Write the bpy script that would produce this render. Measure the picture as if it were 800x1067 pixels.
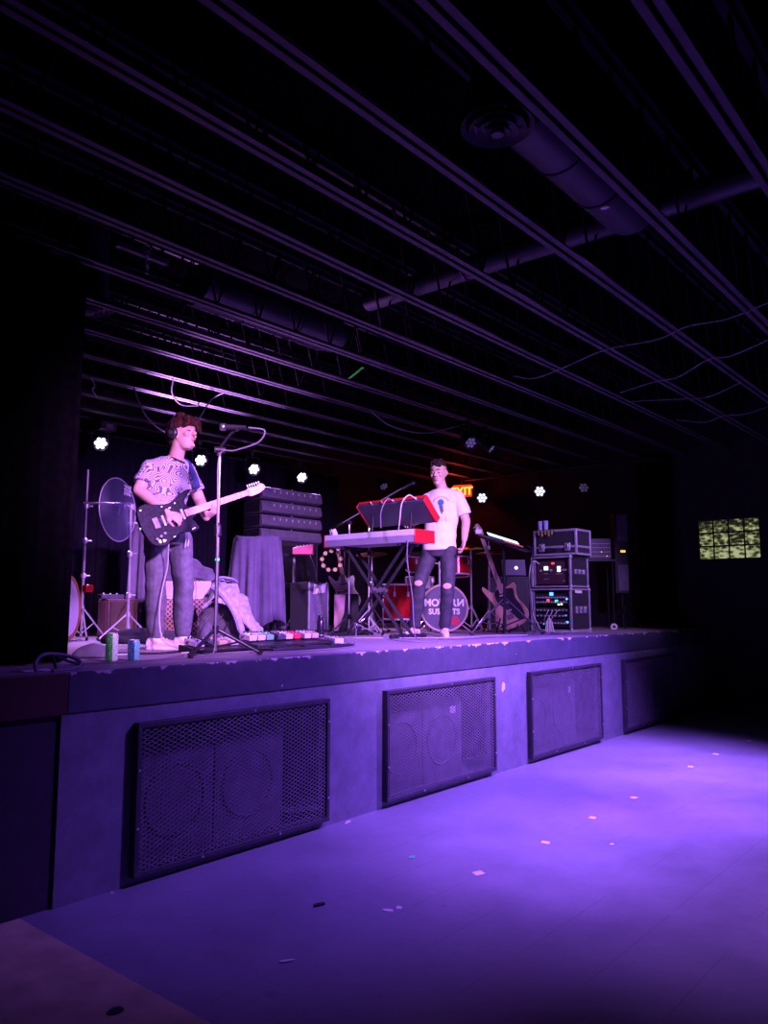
import bpy, bmesh, math, random
from mathutils import Vector, Matrix, Euler

for o in list(bpy.data.objects):
    bpy.data.objects.remove(o, do_unlink=True)
SC = bpy.context.scene
COL = SC.collection
PI = math.pi
V = Vector
rnd = random.Random(7)

# ------------------------------------------------------------------ camera, world, exposure, lights
FPX = 818.0                                  # focal length in pixels of an 800 px wide picture
PITCH = math.atan(96 / 818); YAW = math.atan(695 / 824)
fw = V((math.cos(YAW) * math.cos(PITCH), math.sin(YAW) * math.cos(PITCH), math.sin(PITCH)))
rt = V((math.sin(YAW), -math.cos(YAW), 0)); up = rt.cross(fw)
cam_data = bpy.data.cameras.new('camera')
cam_data.sensor_fit = 'HORIZONTAL'; cam_data.sensor_width = 36; cam_data.lens = 36 * FPX / 800
cam_data.clip_start = 0.05; cam_data.clip_end = 100
cam = bpy.data.objects.new('camera', cam_data); COL.objects.link(cam)
cam.matrix_world = Matrix(((rt.x, up.x, -fw.x, 0), (rt.y, up.y, -fw.y, -3.824), (rt.z, up.z, -fw.z, 1.474), (0, 0, 0, 1)))
SC.camera = cam
SC.view_settings.view_transform = 'Standard'; SC.view_settings.look = 'None'
SC.view_settings.gamma = 1; SC.view_settings.use_curve_mapping = False
SC.view_settings.exposure = 0.0
world = bpy.data.worlds.new('world'); SC.world = world; world.use_nodes = True
world.node_tree.nodes['Background'].inputs[0].default_value = (0.0012, 0.0006, 0.0030, 1)

def spot(name, loc, aim, energy, color, angle, blend=0.6, size=0.08):
    d = bpy.data.lights.new(name, 'SPOT'); d.energy = energy; d.color = color
    d.spot_size = math.radians(angle); d.spot_blend = blend; d.shadow_soft_size = size
    o = bpy.data.objects.new(name, d); COL.objects.link(o); o.location = loc
    o.rotation_euler = (V(aim) - V(loc)).to_track_quat('-Z', 'Y').to_euler()
    return o
def point(name, loc, energy, color, size=0.1):
    d = bpy.data.lights.new(name, 'POINT'); d.energy = energy; d.color = color; d.shadow_soft_size = size
    o = bpy.data.objects.new(name, d); COL.objects.link(o); o.location = loc
    return o
WASH = (0.30, 0.11, 1.0); PALE = (0.38, 0.14, 1.0); PINK = (0.70, 0.27, 1.0)
# front-of-house lamps on the ceiling over the dance floor
spot('front_wash', (7.4, -2.2, 3.45), (6.7, -0.5, 0.1), 2800, WASH, 86, 1.0, 0.15)
spot('front_wash', (4.8, -2.4, 3.45), (4.2, -0.3, 0.5), 850, (0.25, 0.085, 1.0), 82, 1.0, 0.15)
spot('floor_spot', (7.0, -1.6, 3.45), (7.4, -0.9, 0.0), 800, PALE, 50, 1.0, 0.1)
spot('floor_spot', (4.6, -1.4, 3.45), (4.5, -1.1, 0.0), 420, PALE, 44, 1.0, 0.1)
spot('floor_spot', (5.3, -2.5, 3.45), (4.8, -2.25, 0.0), 700, PALE, 60, 1.0, 0.1)
spot('floor_spot', (6.6, -2.7, 3.45), (6.8, -2.5, 0.0), 450, PALE, 50, 1.0, 0.1)
spot('floor_spot', (5.7, -1.6, 3.45), (5.7, -1.55, 0.0), 260, (0.36, 0.01, 1.0), 26, 0.8, 0.1)
spot('guitar_special', (2.4, -2.9, 3.45), (3.32, 1.2, 1.95), 2900, PINK, 37, 0.9, 0.22)
spot('keys_special', (4.9, -2.4, 3.45), (6.6, 1.25, 2.3), 800, (0.85, 0.46, 1.0), 32, 0.9, 0.12)
spot('stage_wash', (4.3, -2.6, 3.5), (5.8, 2.1, 1.25), 3300, (0.46, 0.18, 1.0), 60, 1.0, 0.15)
spot('rack_wash', (7.6, -2.2, 3.45), (9.5, 1.0, 1.7), 900, (0.48, 0.24, 1.0), 42, 1.0, 0.15)
# added upward spot without a fixture, brightens the joist undersides
spot('joist_fill', (5.6, 4.55, 2.42), (5.0, 2.5, 3.95), 2400, (0.62, 0.23, 1.0), 46, 1.0, 0.1)
# back lamps hung on the rear joists, one in each lamp housing
for x in (4.86, 6.31, 7.23, 8.17):
    spot('back_lamp', (x - 0.02, 4.52, 3.35), (x - 0.3, 3.0, 1.2), 520, (0.62, 0.28, 1.0), 56, 0.8, 0.05)


# ------------------------------------------------------------------ materials
MATS = {}
def mat(name, color, rough=0.6, metal=0.0, var=0.15, scale=12.0, bump=0.0, emit=None, estr=0.0, alpha=None, trans=0.0, spec=None):
    m = bpy.data.materials.new(name); m.use_nodes = True
    nt = m.node_tree; N = nt.nodes; L = nt.links; b = N['Principled BSDF']
    b.inputs['Roughness'].default_value = rough; b.inputs['Metallic'].default_value = metal
    if spec is not None: b.inputs['Specular IOR Level'].default_value = spec
    c = (*color, 1)
    if var > 0:
        tc = N.new('ShaderNodeTexCoord'); no = N.new('ShaderNodeTexNoise'); no.inputs['Scale'].default_value = scale
        no.inputs['Detail'].default_value = 5
        L.new(tc.outputs['Object'], no.inputs['Vector'])
        r = N.new('ShaderNodeValToRGB')
        r.color_ramp.elements[0].position = 0.3; r.color_ramp.elements[1].position = 0.72
        r.color_ramp.elements[0].color = (*[x * (1 - var) for x in color], 1)
        r.color_ramp.elements[1].color = (*[min(1, x * (1 + var)) for x in color], 1)
        L.new(no.outputs['Fac'], r.inputs['Fac']); L.new(r.outputs['Color'], b.inputs['Base Color'])
        if bump > 0:
            bp = N.new('ShaderNodeBump'); bp.inputs['Strength'].default_value = bump; bp.inputs['Distance'].default_value = 0.01
            L.new(no.outputs['Fac'], bp.inputs['Height']); L.new(bp.outputs['Normal'], b.inputs['Normal'])
    else:
        b.inputs['Base Color'].default_value = c
    if emit:
        b.inputs['Emission Color'].default_value = (*emit, 1); b.inputs['Emission Strength'].default_value = estr
    if alpha is not None: b.inputs['Alpha'].default_value = alpha
    if trans: b.inputs['Transmission Weight'].default_value = trans
    MATS[name] = m
    return m
def ramp_mat(name, build, rough=0.6, metal=0.0):
    """material whose base colour comes from build(nodes, links, object coords)"""
    m = bpy.data.materials.new(name); m.use_nodes = True
    nt = m.node_tree; N = nt.nodes; L = nt.links; b = N['Principled BSDF']
    b.inputs['Roughness'].default_value = rough; b.inputs['Metallic'].default_value = metal
    tc = N.new('ShaderNodeTexCoord')
    col = build(N, L, tc.outputs['Object'], b)
    if col is not None: L.new(col, b.inputs['Base Color'])
    MATS[name] = m
    return m
def _noise(N, L, co, scale, detail=4, rough=0.6, stretch=None):
    if stretch:
        mp = N.new('ShaderNodeMapping'); mp.inputs['Scale'].default_value = stretch
        L.new(co, mp.inputs['Vector']); co = mp.outputs['Vector']
    n = N.new('ShaderNodeTexNoise'); n.inputs['Scale'].default_value = scale; n.inputs['Detail'].default_value = detail
    n.inputs['Roughness'].default_value = rough
    L.new(co, n.inputs['Vector']); return n.outputs['Fac']
def _ramp(N, L, fac, stops, const=False):
    r = N.new('ShaderNodeValToRGB'); cr = r.color_ramp
    if const: cr.interpolation = 'CONSTANT'
    while len(cr.elements) < len(stops): cr.elements.new(0.5)
    for e, (p, c) in zip(cr.elements, stops): e.position = p; e.color = (*c, 1)
    L.new(fac, r.inputs['Fac']); return r.outputs['Color']
def _mix(N, L, fac, a, b):
    m = N.new('ShaderNodeMixRGB')
    for s, v in ((0, fac), (1, a), (2, b)):
        if isinstance(v, tuple): m.inputs[s].default_value = (*v, 1)
        elif isinstance(v, (int, float)): m.inputs[s].default_value = v
        else: L.new(v, m.inputs[s])
    return m.outputs[0]
def _math(N, L, op, a, b=0.0):
    m = N.new('ShaderNodeMath'); m.operation = op
    for s, v in ((0, a), (1, b)):
        if isinstance(v, (int, float)): m.inputs[s].default_value = v
        else: L.new(v, m.inputs[s])
    return m.outputs[0]
def _sep(N, L, co):
    s = N.new('ShaderNodeSeparateXYZ'); L.new(co, s.inputs[0]); return s.outputs

# ------------------------------------------------------------------ mesh helpers
class MB:
    """collects shapes into one mesh"""
    def __init__(s, M=None): s.v = []; s.f = []; s.M = M
    def add(s, vs, fs, M=None):
        k = len(s.v); M = M if M is not None else s.M
        s.v += [M @ V(p) for p in vs] if M is not None else [V(p) for p in vs]
        s.f += [tuple(i + k for i in f) for f in fs]; return s
    def box(s, c, d, M=None):
        x, y, z = d[0] / 2, d[1] / 2, d[2] / 2; cx, cy, cz = c
        vs = [(cx + a * x, cy + b * y, cz + e * z) for a in (-1, 1) for b in (-1, 1) for e in (-1, 1)]
        return s.add(vs, [(0, 1, 3, 2), (4, 6, 7, 5), (0, 4, 5, 1), (2, 3, 7, 6), (0, 2, 6, 4), (1, 5, 7, 3)], M)
    def b2(s, a, b, M=None):
        return s.box([(p + q) / 2 for p, q in zip(a, b)], [abs(q - p) for p, q in zip(a, b)], M)
    def rings(s, rings, caps=True, closed=False, M=None):
        n = len(rings[0]); vs = [p for r in rings for p in r]; fs = []
        m = len(rings)
        for i in range(m if closed else m - 1):
            j = (i + 1) % m
            for k in range(n):
                l = (k + 1) % n
                fs.append((i * n + k, i * n + l, j * n + l, j * n + k))
        if caps and not closed:
            fs.append(tuple(range(n - 1, -1, -1))); fs.append(tuple((m - 1) * n + k for k in range(n)))
        return s.add(vs, fs, M)
    def tube(s, pts, r, n=8, closed=False, caps=True, flat=1.0, M=None):
        pts = [V(p) for p in pts]; m = len(pts)
        if not hasattr(r, '__len__'): r = [r] * m
        T = []
        for i in range(m):
            a = pts[(i - 1) % m] if closed or i > 0 else pts[i]
            b = pts[(i + 1) % m] if closed or i < m - 1 else pts[i]
            t = b - a
            T.append(t.normalized() if t.length > 1e-9 else V((0, 0, 1)))
        ref = V((0, 0, 1)) if abs(T[0].z) < 0.9 else V((1, 0, 0))
        u = (ref - T[0] * ref.dot(T[0])).normalized(); R = []
        for i in range(m):
            u = u - T[i] * u.dot(T[i])
            u = u.normalized() if u.length > 1e-6 else T[i].orthogonal().normalized()
            w = T[i].cross(u)
            R.append([pts[i] + (u * math.cos(2 * PI * k / n) * flat + w * math.sin(2 * PI * k / n)) * r[i] for k in range(n)])
        return s.rings(R, caps, closed, M)
    def cyl(s, a, b, r, r2=None, n=12, M=None):
        return s.tube([a, b], [r, r if r2 is None else r2], n, M=M)
    def lathe(s, prof, n=24, c=(0, 0, 0), M=None):
        R = [[(c[0] + r * math.cos(2 * PI * k / n), c[1] + r * math.sin(2 * PI * k / n), c[2] + z) for k in range(n)] for r, z in prof]
        return s.rings(R, True, False, M)
    def prism(s, out, z0, z1, M=None):
        n = len(out); vs = [(x, y, z0) for x, y in out] + [(x, y, z1) for x, y in out]
        fs = [tuple(range(n - 1, -1, -1)), tuple(range(n, 2 * n))]
        fs += [(k, (k + 1) % n, n + (k + 1) % n, n + k) for k in range(n)]
        return s.add(vs, fs, M)
    def ball(s, c, r, n=12, M=None):
        if not hasattr(r, '__len__'): r = (r, r, r)
        h = max(4, n // 2)
        R = []
        for i in range(h + 1):
            t = -PI / 2 + PI * i / h; cc = max(0.02, math.cos(t))
            R.append([(c[0] + r[0] * cc * math.cos(2 * PI * k / n), c[1] + r[1] * cc * math.sin(2 * PI * k / n), c[2] + r[2] * math.sin(t)) for k in range(n)])
        return s.rings(R, True, False, M)
    def torus(s, c, axis, R, r, n=32, m=8, M=None, sy=1.0):
        axis = V(axis).normalized(); u = axis.orthogonal().normalized()
        if abs(axis.z) < 0.9: u = V((0, 0, 1)).cross(axis).normalized()
        w = axis.cross(u)
        return s.tube([V(c) + u * R * math.cos(2 * PI * k / n) + w * R * sy * math.sin(2 * PI * k / n) for k in range(n)], r, m, True, M=M)
    def build(s, name, m, parent=None, loc=None, rz=0.0, bevel=0.0, smooth=True, seg=2, ang=35):
        me = bpy.data.meshes.new(name); me.from_pydata([tuple(p) for p in s.v], [], s.f); me.update()
        bm = bmesh.new(); bm.from_mesh(me); bmesh.ops.recalc_face_normals(bm, faces=bm.faces); bm.to_mesh(me); bm.free()
        if smooth:
            for p in me.polygons: p.use_smooth = True
            me.set_sharp_from_angle(angle=math.radians(ang))
        o = bpy.data.objects.new(name, me); COL.objects.link(o)
        me.materials.append(MATS[m] if isinstance(m, str) else m)
        if parent is not None: o.parent = parent
        if loc is not None: o.location = loc
        if rz: o.rotation_euler = (0, 0, rz)
        if bevel:
            b = o.modifiers.new('bevel', 'BEVEL'); b.width = bevel; b.segments = seg; b.limit_method = 'ANGLE'; b.angle_limit = math.radians(40)
        return o
def tag(o, label, cat, group=None, kind=None):
    o['label'] = label; o['category'] = cat
    if group: o['group'] = group
    if kind: o['kind'] = kind
    return o
def thing(name, label, cat, loc=(0, 0, 0), rz=0.0, group=None, kind=None):
    o = bpy.data.objects.new(name, None); COL.objects.link(o); o.empty_display_size = 0.1
    o.location = loc; o.rotation_euler = (0, 0, rz)
    return tag(o, label, cat, group, kind)
def struct(mb, name, m, **k):
    o = mb.build(name, m, **k); o['kind'] = 'structure'; return o
def dup(root, loc, rz, label, group=None):
    """a copy of a thing with copies of its parts and sub-parts"""
    r = root.copy(); COL.objects.link(r); r.location = loc; r.rotation_euler = (0, 0, rz); r['label'] = label
    if group: r['group'] = group
    for ch in list(root.children):
        c = ch.copy(); COL.objects.link(c); c.parent = r
        for g in ch.children:
            d = g.copy(); COL.objects.link(d); d.parent = c
    return r
def smooth_path(pts, k=8):
    pts = [V(p) for p in pts]; out = []
    P = [pts[0] * 2 - pts[1]] + pts + [pts[-1] * 2 - pts[-2]]
    for i in range(1, len(P) - 2):
        a, b, c, d = P[i - 1], P[i], P[i + 1], P[i + 2]
        for j in range(k):
            t = j / k
            out.append(0.5 * ((2 * b) + (c - a) * t + (2 * a - 5 * b + 4 * c - d) * t * t + (3 * b - a - 3 * c + d) * t ** 3))
    out.append(pts[-1]); return out
def cable(name, label, cat, pts, r, m, group=None, n=6):
    """a cable lying on or hanging in the place: one mesh, its origin at its first point"""
    p0 = V(pts[0])
    mb = MB().tube(smooth_path([V(p) - p0 for p in pts]), r, n)
    return tag(mb.build(name, m, loc=p0), label, cat, group)
def basis(o, x, y, z):
    """matrix whose columns are the axes x, y, z and the origin o"""
    x, y, z = V(x), V(y), V(z)
    return Matrix(((x.x, y.x, z.x, o[0]), (x.y, y.y, z.y, o[1]), (x.z, y.z, z.z, o[2]), (0, 0, 0, 1)))
def text_mesh(s, size, depth, M, mirror=(), align='CENTER', bold=0.0, spacing=1.0):
    """letters as a mesh (built-in font); characters at the indexes in mirror are flipped left to right"""
    cu = bpy.data.curves.new('letters', 'FONT'); cu.body = s; cu.size = size; cu.extrude = depth; cu.align_x = align
    cu.offset = bold; cu.space_character = spacing
    ob = bpy.data.objects.new('letters', cu); COL.objects.link(ob)
    me = bpy.data.meshes.new_from_object(ob.evaluated_get(bpy.context.evaluated_depsgraph_get()))
    bpy.data.objects.remove(ob, do_unlink=True); bpy.data.curves.remove(cu)
    vs = [v.co.copy() for v in me.vertices]; fs = [tuple(p.vertices) for p in me.polygons]
    bpy.data.meshes.remove(me)
    return vs, fs
def letters(name, s, size, M, m, parent, depth=0.002, bold=0.0, align='CENTER', flip=False, sx=1.0):
    vs, fs = text_mesh(s, size, depth, M, align=align, bold=bold)
    vs = [V((-p.x * sx if flip else p.x * sx, p.y, p.z)) for p in vs]
    return MB(M).add(vs, fs).build(name, m, parent, smooth=False)
def remeshed(mb, voxel, smooth=4, factor=0.5):
    """one continuous surface from the collected shapes"""
    me = bpy.data.meshes.new('tmp'); me.from_pydata([tuple(p) for p in mb.v], [], mb.f); me.update()
    bm = bmesh.new(); bm.from_mesh(me); bmesh.ops.recalc_face_normals(bm, faces=bm.faces); bm.to_mesh(me); bm.free()
    o = bpy.data.objects.new('tmp', me); COL.objects.link(o)
    r = o.modifiers.new('r', 'REMESH'); r.mode = 'VOXEL'; r.voxel_size = voxel
    if smooth:
        s = o.modifiers.new('s', 'SMOOTH'); s.factor = factor; s.iterations = smooth
    bpy.context.view_layer.update()
    out = bpy.data.meshes.new_from_object(o.evaluated_get(bpy.context.evaluated_depsgraph_get()))
    bpy.data.objects.remove(o, do_unlink=True); bpy.data.meshes.remove(me)
    for p in out.polygons: p.use_smooth = True
    return out
def mesh_obj(name, me, m, parent=None, loc=None):
    o = bpy.data.objects.new(name, me); COL.objects.link(o); me.materials.clear(); me.materials.append(MATS[m])
    if parent is not None: o.parent = parent
    if loc is not None: o.location = loc
    return o

# ------------------------------------------------------------------ the room
S = 1.129                                     # height of the stage floor
XR = 11.56                                    # right wall
def floor_col(N, L, co, b):
    n1 = _noise(N, L, co, 1.3, 6, 0.65); n2 = _noise(N, L, co, 14, 5, 0.7)
    c = _ramp(N, L, n1, [(0.3, (0.185, 0.19, 0.225)), (0.7, (0.27, 0.275, 0.32))])
    c2 = _ramp(N, L, n2, [(0.25, (0.75, 0.75, 0.75)), (0.6, (1, 1, 1))])
    m = N.new('ShaderNodeMixRGB'); m.blend_type = 'MULTIPLY'; m.inputs[0].default_value = 0.45
    L.new(c, m.inputs[1]); L.new(c2, m.inputs[2])
    xyz = _sep(N, L, co)
    fr = _math(N, L, 'FRACT', _math(N, L, 'MULTIPLY', _math(N, L, 'ADD', xyz[1], 20.08), 1 / 0.335))
    seam = _math(N, L, 'LESS_THAN', fr, 0.02)
    wob = _math(N, L, 'GREATER_THAN', _noise(N, L, co, 0.8, 3), 0.52)
    seam = _math(N, L, 'MULTIPLY', seam, wob)
    out = _mix(N, L, _math(N, L, 'MULTIPLY', seam, 0.35), m.outputs[0], (0.09, 0.09, 0.09))
    st = _math(N, L, 'GREATER_THAN', _noise(N, L, co, 2.6, 2), 0.735)
    out = _mix(N, L, _math(N, L, 'MULTIPLY', st, 0.3), out, (0.12, 0.11, 0.12))
    rr = _ramp(N, L, n1, [(0.3, (0.42,) * 3), (0.7, (0.58,) * 3)]); L.new(rr, b.inputs['Roughness'])
    return out
ramp_mat('floor_concrete', floor_col, 0.5)
def chipped(base, chip, scale, thr, edge=None):
    def f(N, L, co, b):
        n = _noise(N, L, co, scale, 5, 0.65, (1, 1, 1.3)); big = _noise(N, L, co, 1.1, 3)
        smear = _noise(N, L, co, 6, 5, 0.7)
        c = _ramp(N, L, smear, [(0.3, tuple(x * 0.75 for x in base)), (0.75, tuple(x * 1.3 for x in base))])
        t = _math(N, L, 'ADD', n, _math(N, L, 'MULTIPLY', big, 0.16))
        if edge is not None:
            ax, lo, w, amt = edge                     # worn band: coordinate axis, where it starts, its width, how worn
            e = _math(N, L, 'MULTIPLY', _math(N, L, 'SUBTRACT', w, _math(N, L, 'ABSOLUTE', _math(N, L, 'SUBTRACT', _sep(N, L, co)[ax], lo))), amt / w)
            t = _math(N, L, 'ADD', t, _math(N, L, 'MAXIMUM', e, 0.0))
        m = _math(N, L, 'GREATER_THAN', t, thr)
        return _mix(N, L, m, c, chip)
    return f
ramp_mat('deck_paint', chipped((0.27, 0.24, 0.26), (0.60, 0.52, 0.50), 9, 0.86, (1, 0.0, 0.07, 0.22)), 0.55)
ramp_mat('lip_paint', chipped((0.065, 0.07, 0.095), (0.60, 0.52, 0.50), 8.5, 0.775, (2, 1.13, 0.035, 0.17)), 0.5)
ramp_mat('face_paint', chipped((0.18, 0.19, 0.22), (0.5, 0.46, 0.45), 6, 0.825), 0.6)
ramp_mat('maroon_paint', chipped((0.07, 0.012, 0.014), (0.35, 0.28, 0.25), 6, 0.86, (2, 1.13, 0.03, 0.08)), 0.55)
ramp_mat('shaded_face_paint', chipped((0.035, 0.03, 0.04), (0.3, 0.25, 0.25), 6, 0.86), 0.6)  # dark partly by its own paint, partly by shade put into the colour
mat('black_wall', (0.010, 0.009, 0.012), 0.85, var=0.3, scale=3)
mat('black_ceiling', (0.0018, 0.0016, 0.0024), 0.95, var=0.3, scale=2, spec=0.0)
mat('joist_paint', (0.060, 0.050, 0.074), 0.6, var=0.35, scale=5)
mat('shaded_web_paint', (0.016, 0.013, 0.02), 0.7, var=0.35, scale=5, spec=0.15)  # joist steel again, its unlit upper parts put into a darker colour
mat('duct_paint', (0.035, 0.032, 0.05), 0.5, var=0.3, scale=4)
mat('black_velour', (0.003, 0.0026, 0.004), 1.0, var=0.3, scale=20, spec=0.0)
mat('navy_drape', (0.014, 0.011, 0.022), 0.95, var=0.3, scale=20, spec=0.1)
mat('cavity_black', (0.006, 0.006, 0.008), 0.9, var=0)
mat('tan_boards', (0.52, 0.46, 0.26), 0.6, var=0.2, scale=6)

struct(MB().b2((-3.0, -8.0, -0.15), (XR, 0.62, 0.0)), 'floor', 'floor_concrete')
struct(MB().b2((-3.0, -8.0, 0.0), (1.86, -0.02, 0.012)), 'floor_landing', 'tan_boards')
struct(MB().b2((-3.0, -8.0, 4.32), (XR, 5.6, 4.4)), 'ceiling', 'black_ceiling')
struct(MB().b2((-3.12, -8.0, -0.15), (-3.0, 5.6, 4.4)), 'wall_left', 'black_wall')
struct(MB().b2((-3.12, 5.6, -0.15), (XR + 0.2, 5.72, 4.4)), 'wall_back', 'black_wall')
struct(MB().b2((-3.12, -8.12, -0.15), (XR + 0.2, -8.0, 4.4)), 'wall_front', 'black_wall')
wy0, wy1, wz0, wz1 = -0.835, -0.005, 2.105, 2.675   # opening of the glass block window
wr = MB()
wr.b2((XR, -8.0, -0.15), (XR + 0.2, wy0, 4.4)); wr.b2((XR, wy1, -0.15), (XR + 0.2, 5.6, 4.4))
wr.b2((XR, wy0, -0.15), (XR + 0.2, wy1, wz0)); wr.b2((XR, wy0, wz1), (XR + 0.2, wy1, 4.4))
struct(wr, 'wall_right', 'black_wall')
struct(MB().b2((XR - 0.02, -8.0, 0.0), (XR, -0.03, 0.10)), 'baseboard_right', 'duct_paint', bevel=0.004)

# glass block window, lit by the street behind it
def block_glow(N, L, co, b):
    g = N.new('ShaderNodeNewGeometry'); p = g.outputs['Position']
    w = _noise(N, L, p, 11, 3, 0.75); v = N.new('ShaderNodeTexVoronoi'); v.inputs['Scale'].default_value = 17
    mp = N.new('ShaderNodeMapping'); mp.inputs['Rotation'].default_value = (0.6, 0.2, 0.1); mp.inputs['Scale'].default_value = (1, 0.8, 1.5)
    L.new(p, mp.inputs['Vector']); L.new(mp.outputs[0], v.inputs['Vector'])
    t = _math(N, L, 'ADD', _math(N, L, 'MULTIPLY', w, 1.0), _math(N, L, 'MULTIPLY', v.outputs['Distance'], 0.62))
    z = _math(N, L, 'MULTIPLY', _math(N, L, 'SUBTRACT', 2.39, _sep(N, L, p)[2]), 0.42)
    t = _math(N, L, 'ADD', t, z)
    c = _ramp(N, L, t, [(0.68, (0.010, 0.010, 0.006)), (0.80, (0.09, 0.10, 0.035)), (0.93, (0.19, 0.22, 0.09)), (1.0, (0.40, 0.42, 0.22))])
    L.new(c, b.inputs['Emission Color']); b.inputs['Emission Strength'].default_value = 1.0
    return _mix(N, L, 0.5, (0.05, 0.05, 0.04), (0.05, 0.05, 0.04))
ramp_mat('block_glass', block_glow, 0.15)
mat('mortar', (0.06, 0.045, 0.03), 0.9, var=0.3)
win = thing('window_1', 'glass block window glowing yellow green in the dark end wall', 'window', (XR, (wy0 + wy1) / 2, wz0), kind='structure')
fr = MB()
for i in range(5):
    y = -0.415 + 0.83 * i / 4; fr.b2((0.02, y - 0.011, 0), (0.1, y + 0.011, 0.57))
for i in range(4):
    z = 0.57 * i / 3; fr.b2((0.02, -0.415, z - 0.011), (0.1, 0.415, z + 0.011))
fr.build('mortar_grid', 'mortar', win)
for i in range(4):
    for k in range(3):
        MB().box((0, 0, 0), (0.085, 0.186, 0.168)).build('glass_block', 'block_glass', win, (0.055, -0.415 + 0.83 * (i + 0.5) / 4, 0.57 * (k + 0.5) / 3), bevel=0.012)

# the stage: deck, lip, front wall with four openings
struct(MB().b2((-3.0, 0.0, S - 0.06), (XR, 5.6, S)), 'stage_deck', 'deck_paint')
struct(MB().b2((2.055, -0.014, 0.925), (XR, 0.0, S + 0.003)), 'trim_stage_lip', 'lip_paint', bevel=0.006)
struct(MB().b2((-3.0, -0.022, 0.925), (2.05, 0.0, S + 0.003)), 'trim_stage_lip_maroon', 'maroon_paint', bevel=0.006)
struct(MB().b2((-3.0, 0.012, 0.0), (2.03, 0.03, S - 0.06)), 'wall_stage_side', 'shaded_face_paint')
GR = [(2.44, 3.91), (4.51, 5.99), (6.61, 8.13), (8.74, 10.33)]
gz0, gz1 = 0.045, 0.84
fm = MB(); px = 2.03
for a, b in GR:
    fm.b2((px, -0.004, 0), (a + 0.03, 0.03, S - 0.06)); px = b - 0.03
    fm.b2((a + 0.03, -0.004, 0), (b - 0.03, 0.03, gz0 + 0.03)); fm.b2((a + 0.03, -0.004, gz1 - 0.03), (b - 0.03, 0.03, S - 0.06))
fm.b2((px, -0.004, 0), (XR, 0.03, S - 0.06))
struct(fm, 'wall_stage_front', 'face_paint')
struct(MB().b2((2.0, 0.60, 0.0), (XR, 0.63, S - 0.06)), 'wall_under_stage', 'cavity_black')

mat('grille_metal', (0.20, 0.19, 0.22), 0.5, 0.1, var=0.2)
mat('grille_frame', (0.05, 0.047, 0.06), 0.5, 0.2, var=0.2)
mat('sub_carpet', (0.16, 0.155, 0.175), 0.85, var=0.25, scale=3)
mat('sub_dark', (0.04, 0.036, 0.045), 0.8, var=0.2)
mat('screw', (0.6, 0.58, 0.6), 0.35, 0.8, var=0)
mat('sticker_white', (0.75, 0.72, 0.72), 0.6, var=0.2, scale=60)
def clip_strand(p, d, w, h):
    t0, t1 = -1e9, 1e9
    for o, dd, hi in ((p[0], d[0], w), (p[1], d[1], h)):
        a, b = (0 - o) / dd, (hi - o) / dd
        t0 = max(t0, min(a, b)); t1 = min(t1, max(a, b))
    return (t0, t1) if t1 - t0 > 0.004 else None
glab = ['black mesh grille at the left end of the stage front, largest and nearest', 'black mesh grille second from the left in the stage front, with a white sticker inside',
        'black mesh grille third from the left in the stage front', 'dim black mesh grille at the far right end of the stage front']
slab = ['bass cabinet behind the leftmost stage front grille', 'bass cabinet behind the second stage front grille from the left, sticker on its corner',
        'bass cabinet behind the third stage front grille from the left', 'bass cabinet with rounded port behind the far right stage front grille']
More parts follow.
